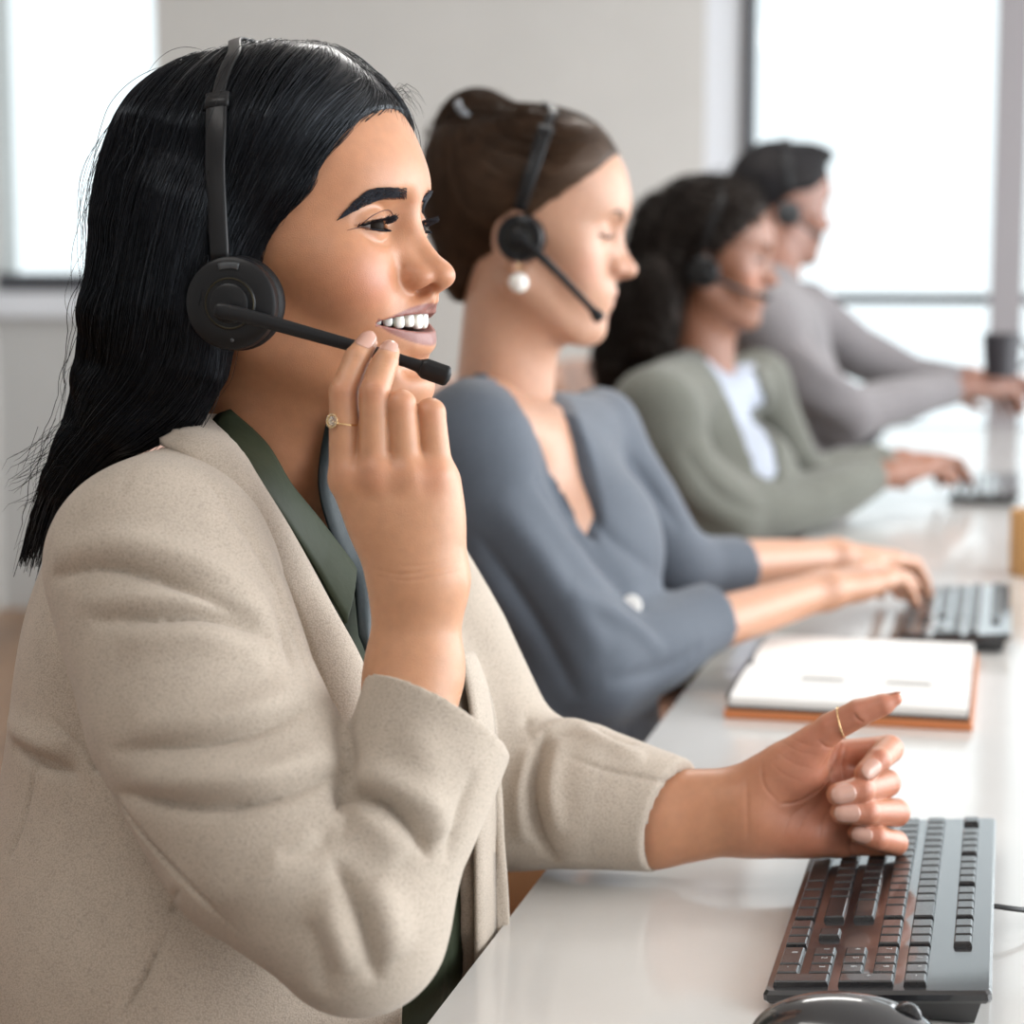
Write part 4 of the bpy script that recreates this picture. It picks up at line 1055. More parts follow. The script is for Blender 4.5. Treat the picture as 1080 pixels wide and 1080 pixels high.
HAIR1 = hair_mat('black hair', (.0040, .0040, .0056), rough=.22, spec=.34)
hl_px = [(420, 97), (413, 104), (396, 112), (368, 128), (345, 152), (326, 176), (318, 200), (292, 228), (268, 256), (256, 285), (250, 320)]
hl = to_l(H1, trace_many(heads, smooth_poly(hl_px, 24), 1.0, 1.45)); o_ = np.argsort(hl[:, 2]); hz, hx = hl[o_, 2], np.maximum.accumulate(hl[o_, 0])
hz = np.concatenate([[-.2, hz[0] - .001], hz]); hx = np.concatenate([[.0, .0], hx])
cran = head_prims(True, ear=False)[:4]
def cap_f(p):
    v = fold(cran, p); xh = np.interp(p[..., 2], hz, hx) + .004
    t = .0015 + .0125 * np.clip((xh - p[..., 0]) / .040, 0, 1) ** .8
    q = np.maximum(v - t, -(v + .006)); return np.maximum(q, (p[..., 0] - xh) * .7)
capL = Prim(cap_f, (0, 0, .04), .14, 'u', .0)
YD = np.array([0., 1., 0.])
H_up = xform([capL], H1)[0]
hair1 = [H_up,
         chain([P(215, 160, 1.30), P(188, 245, 1.30), P(162, 330, 1.30), P(138, 400, 1.30), P(102, 468, 1.295), P(60, 545, 1.29)], [.044, .044, .040, .031, .021, .012], k=.03, flat=YD, s=1.75),
         chain([P(232, 250, 1.232), P(212, 320, 1.230), P(205, 385, 1.232), P(190, 430, 1.236), P(146, 455, 1.236)], [.022, .024, .020, .015, .010], k=.02),
         chain([P(190, 230, 1.232), P(170, 320, 1.235), P(155, 395, 1.24), P(118, 445, 1.245), P(70, 510, 1.26)], [.028, .029, .024, .016, .011], k=.02)]
HM = hair1
V, Q = mesh_sdf(HM, .0026); N = vnormals(V, Q)
hs = mobj('hair', V, Q, HAIR1, lead); tag(hs, 'long straight black hair')
def gt(px): return trace_many(HM, smooth_poly(px, 14), .95, 1.45)
G1 = [[(430, 95), (408, 100), (370, 122), (340, 152), (320, 180), (308, 208), (280, 238), (248, 275)],
      [(404, 75), (365, 98), (325, 140), (292, 195), (262, 250), (238, 305), (222, 350)],
      [(352, 49), (315, 90), (285, 150), (258, 220), (238, 290), (226, 350), (236, 400), (238, 440)],
      [(300, 42), (272, 80), (247, 140), (224, 220), (208, 300), (202, 370), (212, 430)],
      [(252, 46), (218, 90), (192, 160), (174, 240), (162, 320), (155, 390), (165, 445)],
      [(218, 62), (182, 100), (154, 165), (132, 240), (118, 320), (108, 390), (85, 460), (58, 520), (48, 575)],
      [(192, 78), (158, 125), (128, 190), (108, 270), (95, 340), (82, 400), (60, 460), (38, 510), (24, 560)],
      [(210, 400), (185, 425), (150, 445), (108, 468), (70, 520), (45, 580)], [(232, 425), (205, 442), (165, 452), (118, 472), (75, 520)], [(150, 400), (115, 445), (80, 490), (52, 540), (40, 590)]]
G3 = [gt(g) for g in G1]
mir = lambda g: to_w(H1, to_l(H1, g) * np.array([1, -1, 1]))
GA = G3 + [mir(g) for g in G3[:7]]
near = (N @ -FW) > -.25
pick = lambda mask, n: V[RNG.choice(np.where(mask)[0], n)]
free = P(60, 535, 1.28)[2]
seedsA = pick(near, 8200); seedsB = pick(~near, 1800)
strands('hair_strands', np.vstack([seedsA, seedsB]), GA, HM, HAIR1, hs, free_z=free, length=(.05, .13), fly=.02, stop_z=P(30, 585, 1.28)[2])
# baby hairs at the hairline and loose ends over the shoulder
sp = trace_many(HM + heads, [(416 + random.uniform(-6, 10), 104 + random.uniform(-10, 8)) for _ in range(30)], .95, 1.45)
m = MB()
for b in sp:
    d = nrm(RT * random.uniform(.2, 1) + UP * random.uniform(-.9, .5) - FW * .2); ln = random.uniform(.008, .019)
    m.tube([b, b + d * ln * .4 + UP * .003, b + d * ln * .8 - UP * .002, b + d * ln - UP * ln * .5], [.00012, .0001, .00008, .00004], 3)
m.build('baby_hairs', HAIR1, hs); m = MB()
for i in range(90):
    b = trace_many(HM, [(random.uniform(25, 120), random.uniform(470, 570))], .95, 1.45)[0] if i % 3 == 0 else b + RT * random.uniform(-.006, .006)
    d = nrm(-RT * random.uniform(.3, 1.0) - UP * random.uniform(.2, .9) - FW * random.uniform(-.3, .3)); ln = random.uniform(.008, .022)
    m.tube([b - d * .02, b + d * ln * .4, b + d * ln * .8 + UP * .001, b + d * ln + UP * random.uniform(-.004, .005)], [.0002, .00018, .00014, .00005], 3)
m.build('loose_hairs', HAIR1, hs)
# ------------------------------------------------------------------ headsets and jewellery
BLACKP = mat('black headset plastic', (.008, .0085, .010), rough=.36, spec=.32)
BLACKS = mat('soft black cushion', (.005, .005, .006), rough=.55, spec=.25, bump=(500, .0004))
OLIVE = mat('dark bronze trim', (.05, .042, .025), rough=.35, metal=.7)
GREYB = mat('dark grey button', (.05, .055, .06), rough=.45)
GOLD = mat('polished gold', (.85, .62, .33), rough=.16, metal=1.0)
GEM = mat('clear faceted stone', (.9, .92, .95), rough=.02, trans=.85, spec=.9)
def headset(H, c, nout, boom, band_pts, label, parent_grp, r=.0282, detail=True, boom_w=.0042, mic_r=.0064, up=None):
    """c: middle of the outer face, nout: outward direction, boom: points, band_pts: band centre line from this ear over the head"""
    root = empty('headset', tuple(c), label, 'headset', parent_grp)
    up = H[:3, 2] if up is None else up
    M = frame(c, nout, z=up); Z = np.eye(4); Z[:3, :3] = np.array([[0, 0, 1], [1, 0, 0], [0, 1, 0]], float); A = M @ Z   # lathe axis = outward
    MB().lathe([(.001, 0), (r * .55, .0), (r * .57, -.0007), (r * .92, -.0007), (r * .985, -.0022), (r, -.0045), (r, -.0085), (r * .93, -.0100), (.001, -.0100)], A, 48).build('ear_cup', BLACKP, root, auto=40)
    cu = A.copy(); cu[:3, 3] = c - nout * .0095 + H[:3, 0] * .0010
    MB().lathe([(.001, .0005), (r * .88, .0005), (r * .98, -.002), (r * 1.02, -.007), (r * .98, -.012), (r * .85, -.015), (.001, -.0145)], cu, 48).build('ear_cushion', BLACKS, root)
    if detail:
        t = [A[:3, 3] + A[:3, :3] @ np.array([r * .53 * math.cos(a), r * .53 * math.sin(a), .0002]) for a in np.linspace(0, 2 * math.pi, 49)]
        MB().tube(t, .0005, 6, caps=False).build('trim_ring', OLIVE, root)
        MB().lathe([(.001, .0022), (r * .38, .0022), (r * .42, .0014), (r * .43, -.0005), (.001, -.0005)], A, 36).build('pivot_disc', BLACKP, root, auto=40)
        b = MB(); aa = np.linspace(math.radians(72), math.radians(104), 10)
        pr = [A[:3, 3] + A[:3, :3] @ np.array([r * .80 * math.cos(a), r * .80 * math.sin(a), -.0002]) for a in aa]
        b.tube(pr, .0022, 8, sq=.3, up=nout).build('button', GREYB, root)
        q = A[:3, 3] + A[:3, :3] @ np.array([r * .0, -r * .78, -.0006]); T = A.copy(); T[:3, 3] = q
        MB().lathe([(.0001, .0006), (.0010, .0005), (.0012, 0)], T, 16, close=False).build('indicator_light', GREYB, root)
    bp_ = smooth_poly(boom, 60); w = np.interp(np.linspace(0, 1, 60), [0, .03, .5, .66, .73, .80, .97, .99, 1], [boom_w * .8, boom_w * 1.15, boom_w * .9, boom_w * .85, boom_w * .95, mic_r, mic_r, mic_r * .8, mic_r * .35])
    o = MB().tube(bp_[:46], w[:46], 14, sq=.45, up=nout).build('boom_arm', BLACKP, root)
    MB().tube(bp_[45:], w[45:], 14, sq=.5, up=nout).build('microphone', BLACKP, root)
    n = len(band_pts); bd = smooth_poly(band_pts, 60)
    k1 = 17
    nrm_out = bd - to_w(H, (0, 0, .03)); nrm_out /= np.linalg.norm(nrm_out, axis=1, keepdims=True)
    def strip(P_, No, w_, th):
        T = np.gradient(P_, axis=0); T /= np.linalg.norm(T, axis=1, keepdims=True); S = np.cross(T, No); S /= np.linalg.norm(S, axis=1, keepdims=True); No = np.cross(S, T)
        V = []; m = 12; w_ = np.broadcast_to(w_, len(P_))
        for i in range(len(P_)):
            for j in range(m):
                a = 2 * math.pi * j / m; ca, sa = math.cos(a), math.sin(a)
                V.append(P_[i] + S[i] * w_[i] * math.copysign(abs(ca) ** .5, ca) + No[i] * th * math.copysign(abs(sa) ** .7, sa))
        Fc = [(i * m + j, i * m + (j + 1) % m, (i + 1) * m + (j + 1) % m, (i + 1) * m + j) for i in range(len(P_) - 1) for j in range(m)] + [tuple(range(m))[::-1], tuple(range((len(P_) - 1) * m, len(P_) * m))]
        return V, Fc
    MB().add(*strip(bd[:k1 + 1], nrm_out[:k1 + 1], np.interp(np.linspace(0, 1, k1 + 1), [0, .5, 1], [.0062, .0068, .0072]), .0022)).build('slider_arm', BLACKP, root)
    MB().add(*strip(bd[k1 - 1:k1 + 2], nrm_out[k1 - 1:k1 + 2], .0082, .0028)).build('slider_clip', BLACKP, root)
    MB().add(*strip(bd[k1:], nrm_out[k1:], .0044, .0012)).build('headband', BLACKP, root)
    return root
def side_to_far(H, pts, far=1.0):
    L = to_l(H, np.array(pts)); M_ = L[::-1].copy(); M_[:, 1] *= -1; return to_w(H, np.vstack([L, M_[1:] if abs(M_[0][1]) < .004 else M_]))
nout = nrm(-H1[:3, 1] * 1.0 + H1[:3, 0] * .22)
cup_c = P(242, 320, 1.193)
bt = trace_many(HM, [(232, 262), (229, 225), (227, 180), (228, 140), (229, 108), (236, 78), (247, 55)], .95, 1.45, .003)
bt[0] = P(232, 276, 1.200); topc = to_w(H1, (-.018, 0, .1495))
band = side_to_far(H1, list(bt) + [topc])
boom = [P(226, 326, 1.180), P(262, 334, 1.181), P(320, 350, 1.185), P(380, 367, 1.190), P(430, 382, 1.192), P(452, 390, 1.192), P(475, 398, 1.190)]
headset(H1, cup_c, nout, boom, band, 'black on-ear headset with bronze ring, worn by the woman in the beige blazer', 'headsets worn by the staff')
# ring with a round stone on the raised hand
rr_c = P(362, 445, 1.154); ax = nrm(P(364, 430, 1.153) - P(363, 470, 1.157)); rg = empty('ring', tuple(rr_c), 'gold ring with a round halo stone on the index finger of the raised hand', 'ring')
def ring_band(c, axis, r, t, name, m_, parent, sx=1.0, twist=0.0):
    M = frame(c, axis, z=-FW); pts = [c + M[:3, 1] * r * math.cos(a) * sx + M[:3, 2] * r * math.sin(a) for a in np.linspace(0, 2 * math.pi, 61)]
    return MB().tube(pts, [t * (1 + twist * math.sin(i * 1.6)) for i in range(61)], 8, caps=False).build(name, m_, parent)
ax_t = nrm(ax + RT * .12)
ring_band(rr_c, ax_t, .00915, .00055, 'band', GOLD, rg, twist=.25)
gc = P(350.5, 444, 1.1468); gm = frame(gc, nrm(-RT * .55 - FW * 1.0), z=UP); Z = np.eye(4); Z[:3, :3] = np.array([[0, 0, 1], [1, 0, 0], [0, 1, 0]], float); gA = gm @ Z
MB().lathe([(.0022, -.0010), (.0034, -.0006), (.0040, .0004), (.0036, .0009), (.0029, .0006)], gA, 32, sy=1.12, close=False).build('halo_setting', GOLD, rg)
hm = MB()
for a in np.linspace(0, 2 * math.pi, 19)[:-1]: hm.sphere((gA @ np.array([.0035 * math.cos(a), .0039 * math.sin(a), .0008, 1]))[:3], .00048, 8, 6)
hm.build('halo_stones', GEM, rg)
MB().lathe([(.0001, .0014), (.0014, .0014), (.0024, .0006), (.0027, -.0002), (.0008, -.0016), (.0001, -.0018)], gA, 10, sy=1.1, close=False).build('stone', GEM, rg, smooth=False)
# plain ring on the thumb
tc_ = lthumb[0][1] * .62 + lthumb[0][2] * .38; tx = nrm(lthumb[0][2] - lthumb[0][1]); tr = empty('ring', tuple(tc_), 'thin plain gold ring on the thumb of the lower hand', 'ring')
ring_band(tc_, nrm(tx + RT * .35 - UP * .2), .0112, .00055, 'band', GOLD, tr)
# ------------------------------------------------------------------ the three colleagues further down the desk
def typing_hand(wrist, dr, up, side, s=1.0, curl=1.0, ext=0.0):
    """prims of a hand reaching over keys; side +1 = left hand (thumb towards the reader's right)"""
    M = frame(wrist, dr, z=up); T = lambda x, y, z: (M @ np.array([x * s, y * side * s, z * s, 1]))[:3]
    F_ = []
    ys = [-.028, -.009, .010, .028]; ln = [1.0, 1.06, 1.0, .82]
    for i, (y, l) in enumerate(zip(ys, ln)):
        b = .088 - (.004 if i in (0, 2) else .0) - (.010 if i == 3 else 0); c = curl * (1 - (ext if i == 0 else 0))
        F_.append(([T(b, y, 0), T(b + .040 * l, y * 1.12, .004 - .010 * c), T(b + (.040 + .024 * (1 - .25 * c)) * l, y * 1.15, .000 - .026 * c), T(b + (.040 + .024 * (1 - .25 * c) + .018 * (1 - .4 * c)) * l, y * 1.15, -.003 - .046 * c)], [.0100 * s, .0086 * s, .0076 * s, .0066 * s]))
    F_.append(([T(.018, -.024, -.008), T(.052, -.046, -.018), T(.082, -.050, -.026), T(.104, -.046, -.034)], [.0135 * s, .0112 * s, .0098 * s, .0078 * s]))
    pl = [cap(T(0, y * .55, 0), T(.084, y, -.002), .0150 * s, .0118 * s, k=.02) for y in ys] + [ell(T(.05, 0, -.006), (.030 * s,) * 2 + (.014 * s,), k=.015, R=M[:3, :3])]
    return pl, F_
def seg(a, b, n): return [np.asarray(a) + (np.asarray(b) - np.asarray(a)) * t for t in np.linspace(0, 1, n)]
HAIRCOL = {}
def colleague(spec):
    H = head_matrix(spec['o'], spec['turn'], spec['up'], spec.get('roll', 0)); S = spec.get('s', 1.0); H[:3, :3] *= 1.0
    o = spec['o']; root = empty('person', (o[0], o[1], 0), spec['label'], 'person', 'call centre staff in a row')
    hp = xform(head_prims(False, jaw=spec.get('jaw', 1.0), eyes_open=spec.get('eyes', True)), H)
    nkb = spec['neck']; nr = spec.get('neck_r', .052)
    nk = [cap(to_w(H, (-.012, 0, -.035)), nkb, nr * .98, nr * 1.12, k=.03), cap(to_w(H, (.02, 0, -.06)), nkb + RT * .030, nr * .55, nr * .5, k=.03)]
    sk = hp + nk
    V, Q = mesh_sdf(sk, spec.get('vox', .0022)); Vl = to_l(H, V); col = head_colors(Vl, spec['skin'], spec['lip'], spec['blush'], smile=False); parts = [(V, Q, col)]
    if spec.get('bust'):
        V, Q = mesh_sdf(spec['bust'], .004); parts.append((V, Q, np.tile(np.array(spec['skin']), (len(V), 1))))
    for a in spec['arms']:
        pl, fs = typing_hand(a['wrist'], a['dir'], a['up'], a['side'], a.get('s', 1.0), a.get('curl', 1.0), a.get('ext', 0)); pr = hand_prims([cap(a['wrist'], a['elbow'], .0225, .036, k=.01)], pl, fs)
        V, Q = mesh_sdf(pr, .0024); parts.append((V, Q, np.tile(np.array(spec['skin']) * np.array([1.0, .97, .95]), (len(V), 1))))
    V, Q, col = join(parts); mobj('body', V, Q, SKIN, root, col=col)
    eyes(H, root, gaze=(1, 0, -.5), lash=False)
    # brows and lashes as small hair bundles
    for s_ in (-1, 1):
        m = MB(); b = smooth_poly([(.0985, s_ * .012, .041), (.0955, s_ * .030, .048), (.083, s_ * .047, .042)], 8); m.tube(to_w(H, b), [.0016, .0030, .0032, .0030, .0028, .0024, .0018, .0008], 6); m.build('eyebrow', spec['browm'], root)
        b = smooth_poly([(.0915, s_ * .017, .0225), (.0930, s_ * .031, .0195), (.0845, s_ * .0465, .0205)], 8); MB().tube(to_w(H, b), .0016, 5).build('eyelashes', BROW, root)
    g = spec['garment']; V, Q = mesh_sdf(g, .0045, lo=np.array([min(q.lo[0] for q in g if q.op == 'u'), min(q.lo[1] for q in g if q.op == 'u'), .52]) - .01); N = vnormals(V, Q)
    if spec.get('folds'): V = V + folds(V, N, [q for q in g], spec['folds'], 1.4, 4.6)
    ph_ = V @ np.array([[23, 11, -7], [-9, 31, 17], [13, -19, 29]], float).T; V = V + N * (.0018 * (np.sin(ph_[:, 0]) + np.sin(ph_[:, 1] * 1.3)))[:, None]
    go = mobj(spec['gname'], V, Q, spec['gmat'], root)
    return H, root, hp, go
def legs(root, hip, mtl, shoe, fx=1.0):
    """seated legs under the desk: thighs forward, shins down, shoes on the floor"""
    hx, hy = hip
    pr = [ell((hx + .02, hy, .56), (.15, .18, .10), k=.05)]
    for s_ in (-1, 1): pr.append(chain([(hx + .02, hy + s_ * .09, .57), (hx + .40, hy + s_ * .10, .58), (hx + .42, hy + s_ * .10, .12)], [.080, .060, .042], k=.04))
    V, Q = mesh_sdf(pr, .009); mobj('trousers', V, Q, mtl, root)
    for s_ in (-1, 1):
        sp = [ell((hx + .47, hy + s_ * .10, .035), (.125, .042, .036), k=.02), cap((hx + .42, hy + s_ * .10, .05), (hx + .42, hy + s_ * .10, .10), .040, .040, k=.02), Prim(lambda p: p[..., 2] - .001, np.array([hx, hy, 0.]), 9., 's', .002)]
        V, Q = mesh_sdf(sp, .006, (hx + .3, hy + s_ * .10 - .06, 0), (hx + .62, hy + s_ * .10 + .06, .16)); mobj('shoe', V, Q, shoe, root)
TANT = mat('tan brown trousers', (.33, .17, .08), rough=.8); TROU = mat('dark trousers', (.03, .032, .04), rough=.8); SHOE = mat('black shoe leather', (.015, .014, .014), rough=.4)

# --- second woman: grey blue blouse, brown hair in a bun
C2 = P(553, 253, 2.10)
BLOUSE = fabric('grey blue blouse', (.085, .101, .128), s=1.0, bump=.0002, rough=.7, var=.06)
sh2n, sh2f = P(488, 466, 1.955), P(630, 455, 2.29)
tor2 = [ell(P(560, 600, 2.15), (.115, .150, .17), k=.06), ell(P(628, 580, 2.16), (.065, .115, .075), k=.06), ell(P(555, 790, 2.15), (.145, .17, .20), k=.08), cap(sh2n + RT * .02, sh2f, .048, .042, k=.05),
        cap(P(525, 410, 2.13), P(495, 450, 2.0), .036, .040, k=.04)]
slv2n = chain([sh2n, P(545, 590, 1.98), P(618, 700, 2.03)], [.052, .062, .058], k=.03)
slv2n2 = group([chain([P(618, 705, 2.03), P(690, 680, 2.10), P(750, 652, 2.17)], [.056, .048, .036]), cap(P(735, 657, 2.155), P(790, 634, 2.21), .032, .031, op='s', k=.001), ], k=.02)
cut2 = nrm(P(790, 634, 2.21) - P(690, 680, 2.10)); slv2n2 = group([chain([P(618, 705, 2.03), P(690, 680, 2.10), P(770, 643, 2.19)], [.056, .048, .037]), Prim(lambda p: -((p - P(750, 651, 2.17)) @ cut2), P(750, 651, 2.17), 5., 's', .002)], k=.02)
slv2f = chain([sh2f, P(672, 532, 2.31), P(710, 600, 2.34)], [.044, .050, .048], k=.03)
c2f = nrm(P(860, 590, 2.46) - P(712, 600, 2.34)); slv2f2 = group([chain([P(712, 602, 2.34), P(790, 596, 2.40)], [.046, .036]), Prim(lambda p: -((p - P(782, 597, 2.39)) @ c2f), P(782, 597, 2.39), 5., 's', .002)], k=.02)
ne2 = trace_many(tor2, smooth_poly([(470, 362), (505, 388), (536, 412), (578, 478), (608, 532), (629, 574)], 14), 1.7, 2.5); fe2 = trace_many(tor2, smooth_poly([(594, 364), (598, 400), (610, 440), (626, 490), (636, 540), (632, 575)], 14), 1.7, 2.5)
g2 = [group(tor2 + [opening(ne2, fe2, 0)], k=0), slv2n, slv2n2, slv2f, slv2f2]
bust2 = [group([sheath([q for q in tor2], -.012), Prim(lambda p: (C2[2] - .26) - p[..., 2] - 0, C2, 5., 's', .01)], k=0)]
bust2 = [group([sheath(tor2, -.012), Prim(lambda p: p[..., 2] - (C2[2] - .33), C2, 5., 's', .01)], k=0)]
BRH = hair_mat('dark brown hair', (.042, .021, .011), rough=.45, spec=.25)
sp2 = dict(o=C2, turn=10, up=-11, neck=P(528, 412, 2.13), neck_r=.043, skin=(.50, .275, .18), lip=(.50, .22, .20), blush=(.66, .33, .25), label='woman in grey blue blouse, brown hair in a bun, looking down at her keyboard', bust=bust2,
           arms=[dict(wrist=P(868, 622, 2.32), elbow=P(655, 690, 2.10), dir=nrm(P(1000, 585, 2.50) - P(868, 622, 2.32)), up=nrm(UP + RT * .1), side=-1, ext=1.0, curl=.7),
                 dict(wrist=P(880, 588, 2.52), elbow=P(735, 600, 2.36), dir=nrm(P(990, 590, 2.66) - P(880, 588, 2.52)), up=UP, side=1)],
           garment=g2, gname='blouse', gmat=BLOUSE, browm=BROW, eyes=False,
           folds=[([(520, 520), (580, 600), (640, 690)], .010, .016), ([(500, 560), (560, 650), (610, 740)], -.010, .012), ([(560, 500), (620, 580), (680, 650)], -.008, .010), ([(600, 620), (650, 650), (700, 690)], .007, .010), ([(640, 720), (700, 705), (740, 680)], -.006, .008),
                  ([(600, 500), (640, 560), (700, 610)], -.006, .008), ([(660, 480), (690, 520), (720, 560)], -.006, .008)])
H2, per2, hp2, bl2 = colleague(sp2)
HM2 = [xform([Prim((lambda cr: lambda p: np.maximum(np.maximum(fold(cr, p) - (.001 + .008 * np.clip((np.interp(p[..., 2], [-.08, .0, .05, .085, .11], [-.030, -.010, .037, .070, .084]) - p[..., 0]) / .03, 0, 1)), -(fold(cr, p) + .008)), (p[..., 0] - np.interp(p[..., 2], [-.08, .0, .05, .085, .11], [-.030, -.010, .037, .070, .084])) * .7))(head_prims(False, ear=False)[:4]), (0, 0, .04), .14, 'u', 0)], H2)[0],
        ell(P(503, 128, 2.12), (.036, .036, .034), k=.03), ell(P(488, 190, 2.12), (.030, .055, .060), k=.04), ell(P(488, 275, 2.12), (.020, .045, .045), k=.03)]
V, Q = mesh_sdf(HM2, .003); N = vnormals(V, Q); h2 = mobj('hair', V, Q, BRH, per2); tag(h2, 'brown hair tied in a bun')
gt2 = lambda px: trace_many(HM2, smooth_poly(px, 10), 1.7, 2.5)
G2 = [gt2(g) for g in ([(640, 145), (590, 150), (540, 150), (505, 130)], [(615, 120), (570, 112), (530, 112), (500, 115)], [(645, 170), (600, 200), (550, 180), (505, 140)], [(600, 230), (560, 200), (520, 170), (490, 140)], [(510, 290), (480, 240), (480, 180), (495, 140)], [(540, 200), (500, 220), (480, 180)])]
G2 += [to_w(H2, to_l(H2, g) * np.array([1, -1, 1])) for g in G2]
strands('hair_strands', V[RNG.choice(len(V), 2600)], G2, HM2, BRH, h2, length=(.04, .09), r=.0003, off=(.0002, .0015), fly=.03, step=.007)
ht = empty('hair_tie', tuple(P(492, 124, 2.07)), 'small grey hair tie on the bun of the woman in grey blue', 'hair tie'); ring_band(P(499, 122, 2.085), nrm(RT * .5 + UP * .6 - FW * .3), .020, .004, 'band', mat('grey elastic', (.22, .24, .27), rough=.5), ht)
PEARL = mat('white pearl', (.85, .82, .78), rough=.12, coat=.6, sss=.1)
ep = P(547, 298, 2.018); er = empty('earring', tuple(ep), 'round white pearl earring of the woman in grey blue', 'earring'); MB().sphere(ep, .0105, 24, 16).build('pearl', PEARL, er); MB().tube([ep + UP * .010, ep + UP * .020, ep + UP * .028 + FW * .004], .0008, 6).build('hook', GOLD, er)
bc_ = trace_many(g2, [(666, 638)], 1.7, 2.5)[0]; bA = frame(bc_ - FW * .002, -FW + UP * .15, z=UP) @ np.array([[0, 0, 1, 0], [1, 0, 0, 0], [0, 1, 0, 0], [0, 0, 0, 1]], float)
MB().lathe([(.0001, .003), (.007, .003), (.010, .0035), (.0105, .001), (.010, -.002), (.0001, -.002)], bA, 24, close=False).build('button', mat('white shell button', (.85, .84, .82), rough=.25), bl2)
def std_headset(H, cpx, boom, bandpx, HMx, label, d0, d1, topz, r=.029, yaw=0.0):
    no = nrm(-H[:3, 1]); bt = trace_many(HMx, bandpx, d0, d1, .004); top_ = to_w(H, (-.006, 0, topz)); return headset(H, cpx, no, boom, side_to_far(H, list(bt) + [top_]), label, 'headsets worn by the staff', r=r)
std_headset(H2, P(547, 251, 2.003), [P(547, 251, 1.992), P(572, 272, 1.994), P(600, 300, 2.01), P(626, 328, 2.025), P(634, 338, 2.03)], [(548, 222), (556, 195), (566, 165), (576, 135), (584, 116)], HM2, 'black headset worn by the woman in the grey blue blouse', 1.7, 2.5, .143, r=.0240)

P3 = lambda x, y, d: P(x, y, d * 1.175)
# --- third woman: dark curls, olive grey cardigan over a pale blouse
C3 = P3(746, 279, 2.85)
CARD = fabric('olive grey cardigan', (.125, .127, .108), s=2.0, bump=.0006, rough=.9, var=.08); PALE = mat('pale blue blouse', (.36, .39, .46), rough=.7)
sh3n, sh3f = P3(688, 432, 2.70), P3(800, 405, 3.03)
tor3 = [ell(P3(745, 520, 2.87), (.115, .150, .16), k=.06), ell(P3(800, 500, 2.88), (.065, .11, .07), k=.06), ell(P3(740, 640, 2.87), (.145, .17, .19), k=.08), cap(sh3n + RT * .02, sh3f, .055, .050, k=.05), cap(P3(735, 385, 2.87), P3(705, 410, 2.75), .040, .045, k=.04)]
s3a = chain([sh3n, P3(715, 500, 2.70), P3(762, 545, 2.74)], [.068, .068, .062], k=.03)
c3 = nrm(P3(930, 498, 3.05) - P3(762, 548, 2.76)); s3b = group([chain([P3(762, 548, 2.75), P3(850, 530, 2.86), P3(925, 500, 3.0)], [.060, .050, .038]), Prim(lambda p: -((p - P3(915, 505, 2.99)) @ c3), P3(915, 505, 2.99), 5., 's', .002)], k=.02)
s3c = chain([sh3f, P3(830, 480, 3.06), P3(850, 510, 3.08)], [.055, .052, .046], k=.03); s3d = chain([P3(850, 510, 3.08), P3(925, 488, 3.16)], [.046, .036], k=.02)
ne3 = trace_many(tor3, smooth_poly([(728, 345), (750, 385), (778, 440), (797, 490), (804, 540), (804, 640)], 14), 2.6, 4.0); fe3 = trace_many(tor3, smooth_poly([(785, 345), (798, 385), (812, 430), (822, 480), (826, 540), (826, 640)], 14), 2.6, 4.0)
g3 = [group(tor3 + [opening(ne3, fe3, 0)], k=0), s3a, s3b, s3c, s3d]
bust3 = [group([sheath(tor3, -.016), Prim(lambda p: p[..., 2] - (C3[2] - .30), C3, 5., 's', .01)], k=0)]
sp3 = dict(o=C3, turn=14, up=-9, neck=P3(735, 400, 2.88), skin=(.235, .098, .055), lip=(.36, .14, .12), blush=(.48, .19, .12), label='woman with long dark curly hair in an olive grey cardigan, third in the row', bust=bust3,
           arms=[dict(wrist=P3(935, 500, 3.02), elbow=P3(800, 540, 2.80), dir=nrm(P3(1030, 482, 3.16) - P3(935, 500, 3.02)), up=UP, side=-1, ext=.6, curl=.7), dict(wrist=P3(950, 487, 3.2), elbow=P3(870, 500, 3.10), dir=nrm(P3(1030, 482, 3.3) - P3(950, 487, 3.2)), up=UP, side=1)],
           garment=g3, gname='cardigan', gmat=CARD, browm=BROW, vox=.0028, folds=[([(690, 470), (720, 540), (780, 570)], -.010, .014), ([(720, 470), (760, 520), (810, 545)], -.008, .012)])
H3, per3, hp3, ca3 = colleague(sp3)
V, Q = mesh_sdf([sheath(tor3, -.008)], .005, lo=np.min([q.lo for q in tor3], 0) * [1, 1, 0] + [0, 0, .55], hi=np.array([9, 9, C3[2] - .14]) * [0, 0, 1] + np.max([q.hi for q in tor3], 0) * [1, 1, 0]); mobj('blouse', V, Q, PALE, per3)
CURL = hair_mat('black curly hair', (.010, .0065, .0055), rough=.5, spec=.18)
HM3 = [xform([Prim((lambda cr: lambda p: np.maximum(np.maximum(fold(cr, p) - (.002 + .011 * np.clip((np.interp(p[..., 2], [-.08, .0, .05, .085, .11], [-.020, .006, .050, .076, .086]) - p[..., 0]) / .03, 0, 1)), -(fold(cr, p) + .008)), (p[..., 0] - np.interp(p[..., 2], [-.08, .0, .05, .085, .11], [-.020, .006, .050, .076, .086])) * .7))(head_prims(False, ear=False)[:4]), (0, 0, .04), .15, 'u', 0)], H3)[0],
        ell(P3(700, 260, 2.86), (.055, .080, .070), k=.04), ell(P3(680, 330, 2.86), (.055, .085, .075), k=.05), ell(P3(660, 385, 2.87), (.048, .080, .065), k=.05), ell(P3(690, 330, 2.78), (.040, .03, .085), k=.04)]
V, Q = mesh_sdf(HM3, .004); N = vnormals(V, Q); V2 = V + N * (.004 * np.sin(V @ np.array([220., 90, 160])) * np.sin(V @ np.array([-120., 210, 90])))[:, None]
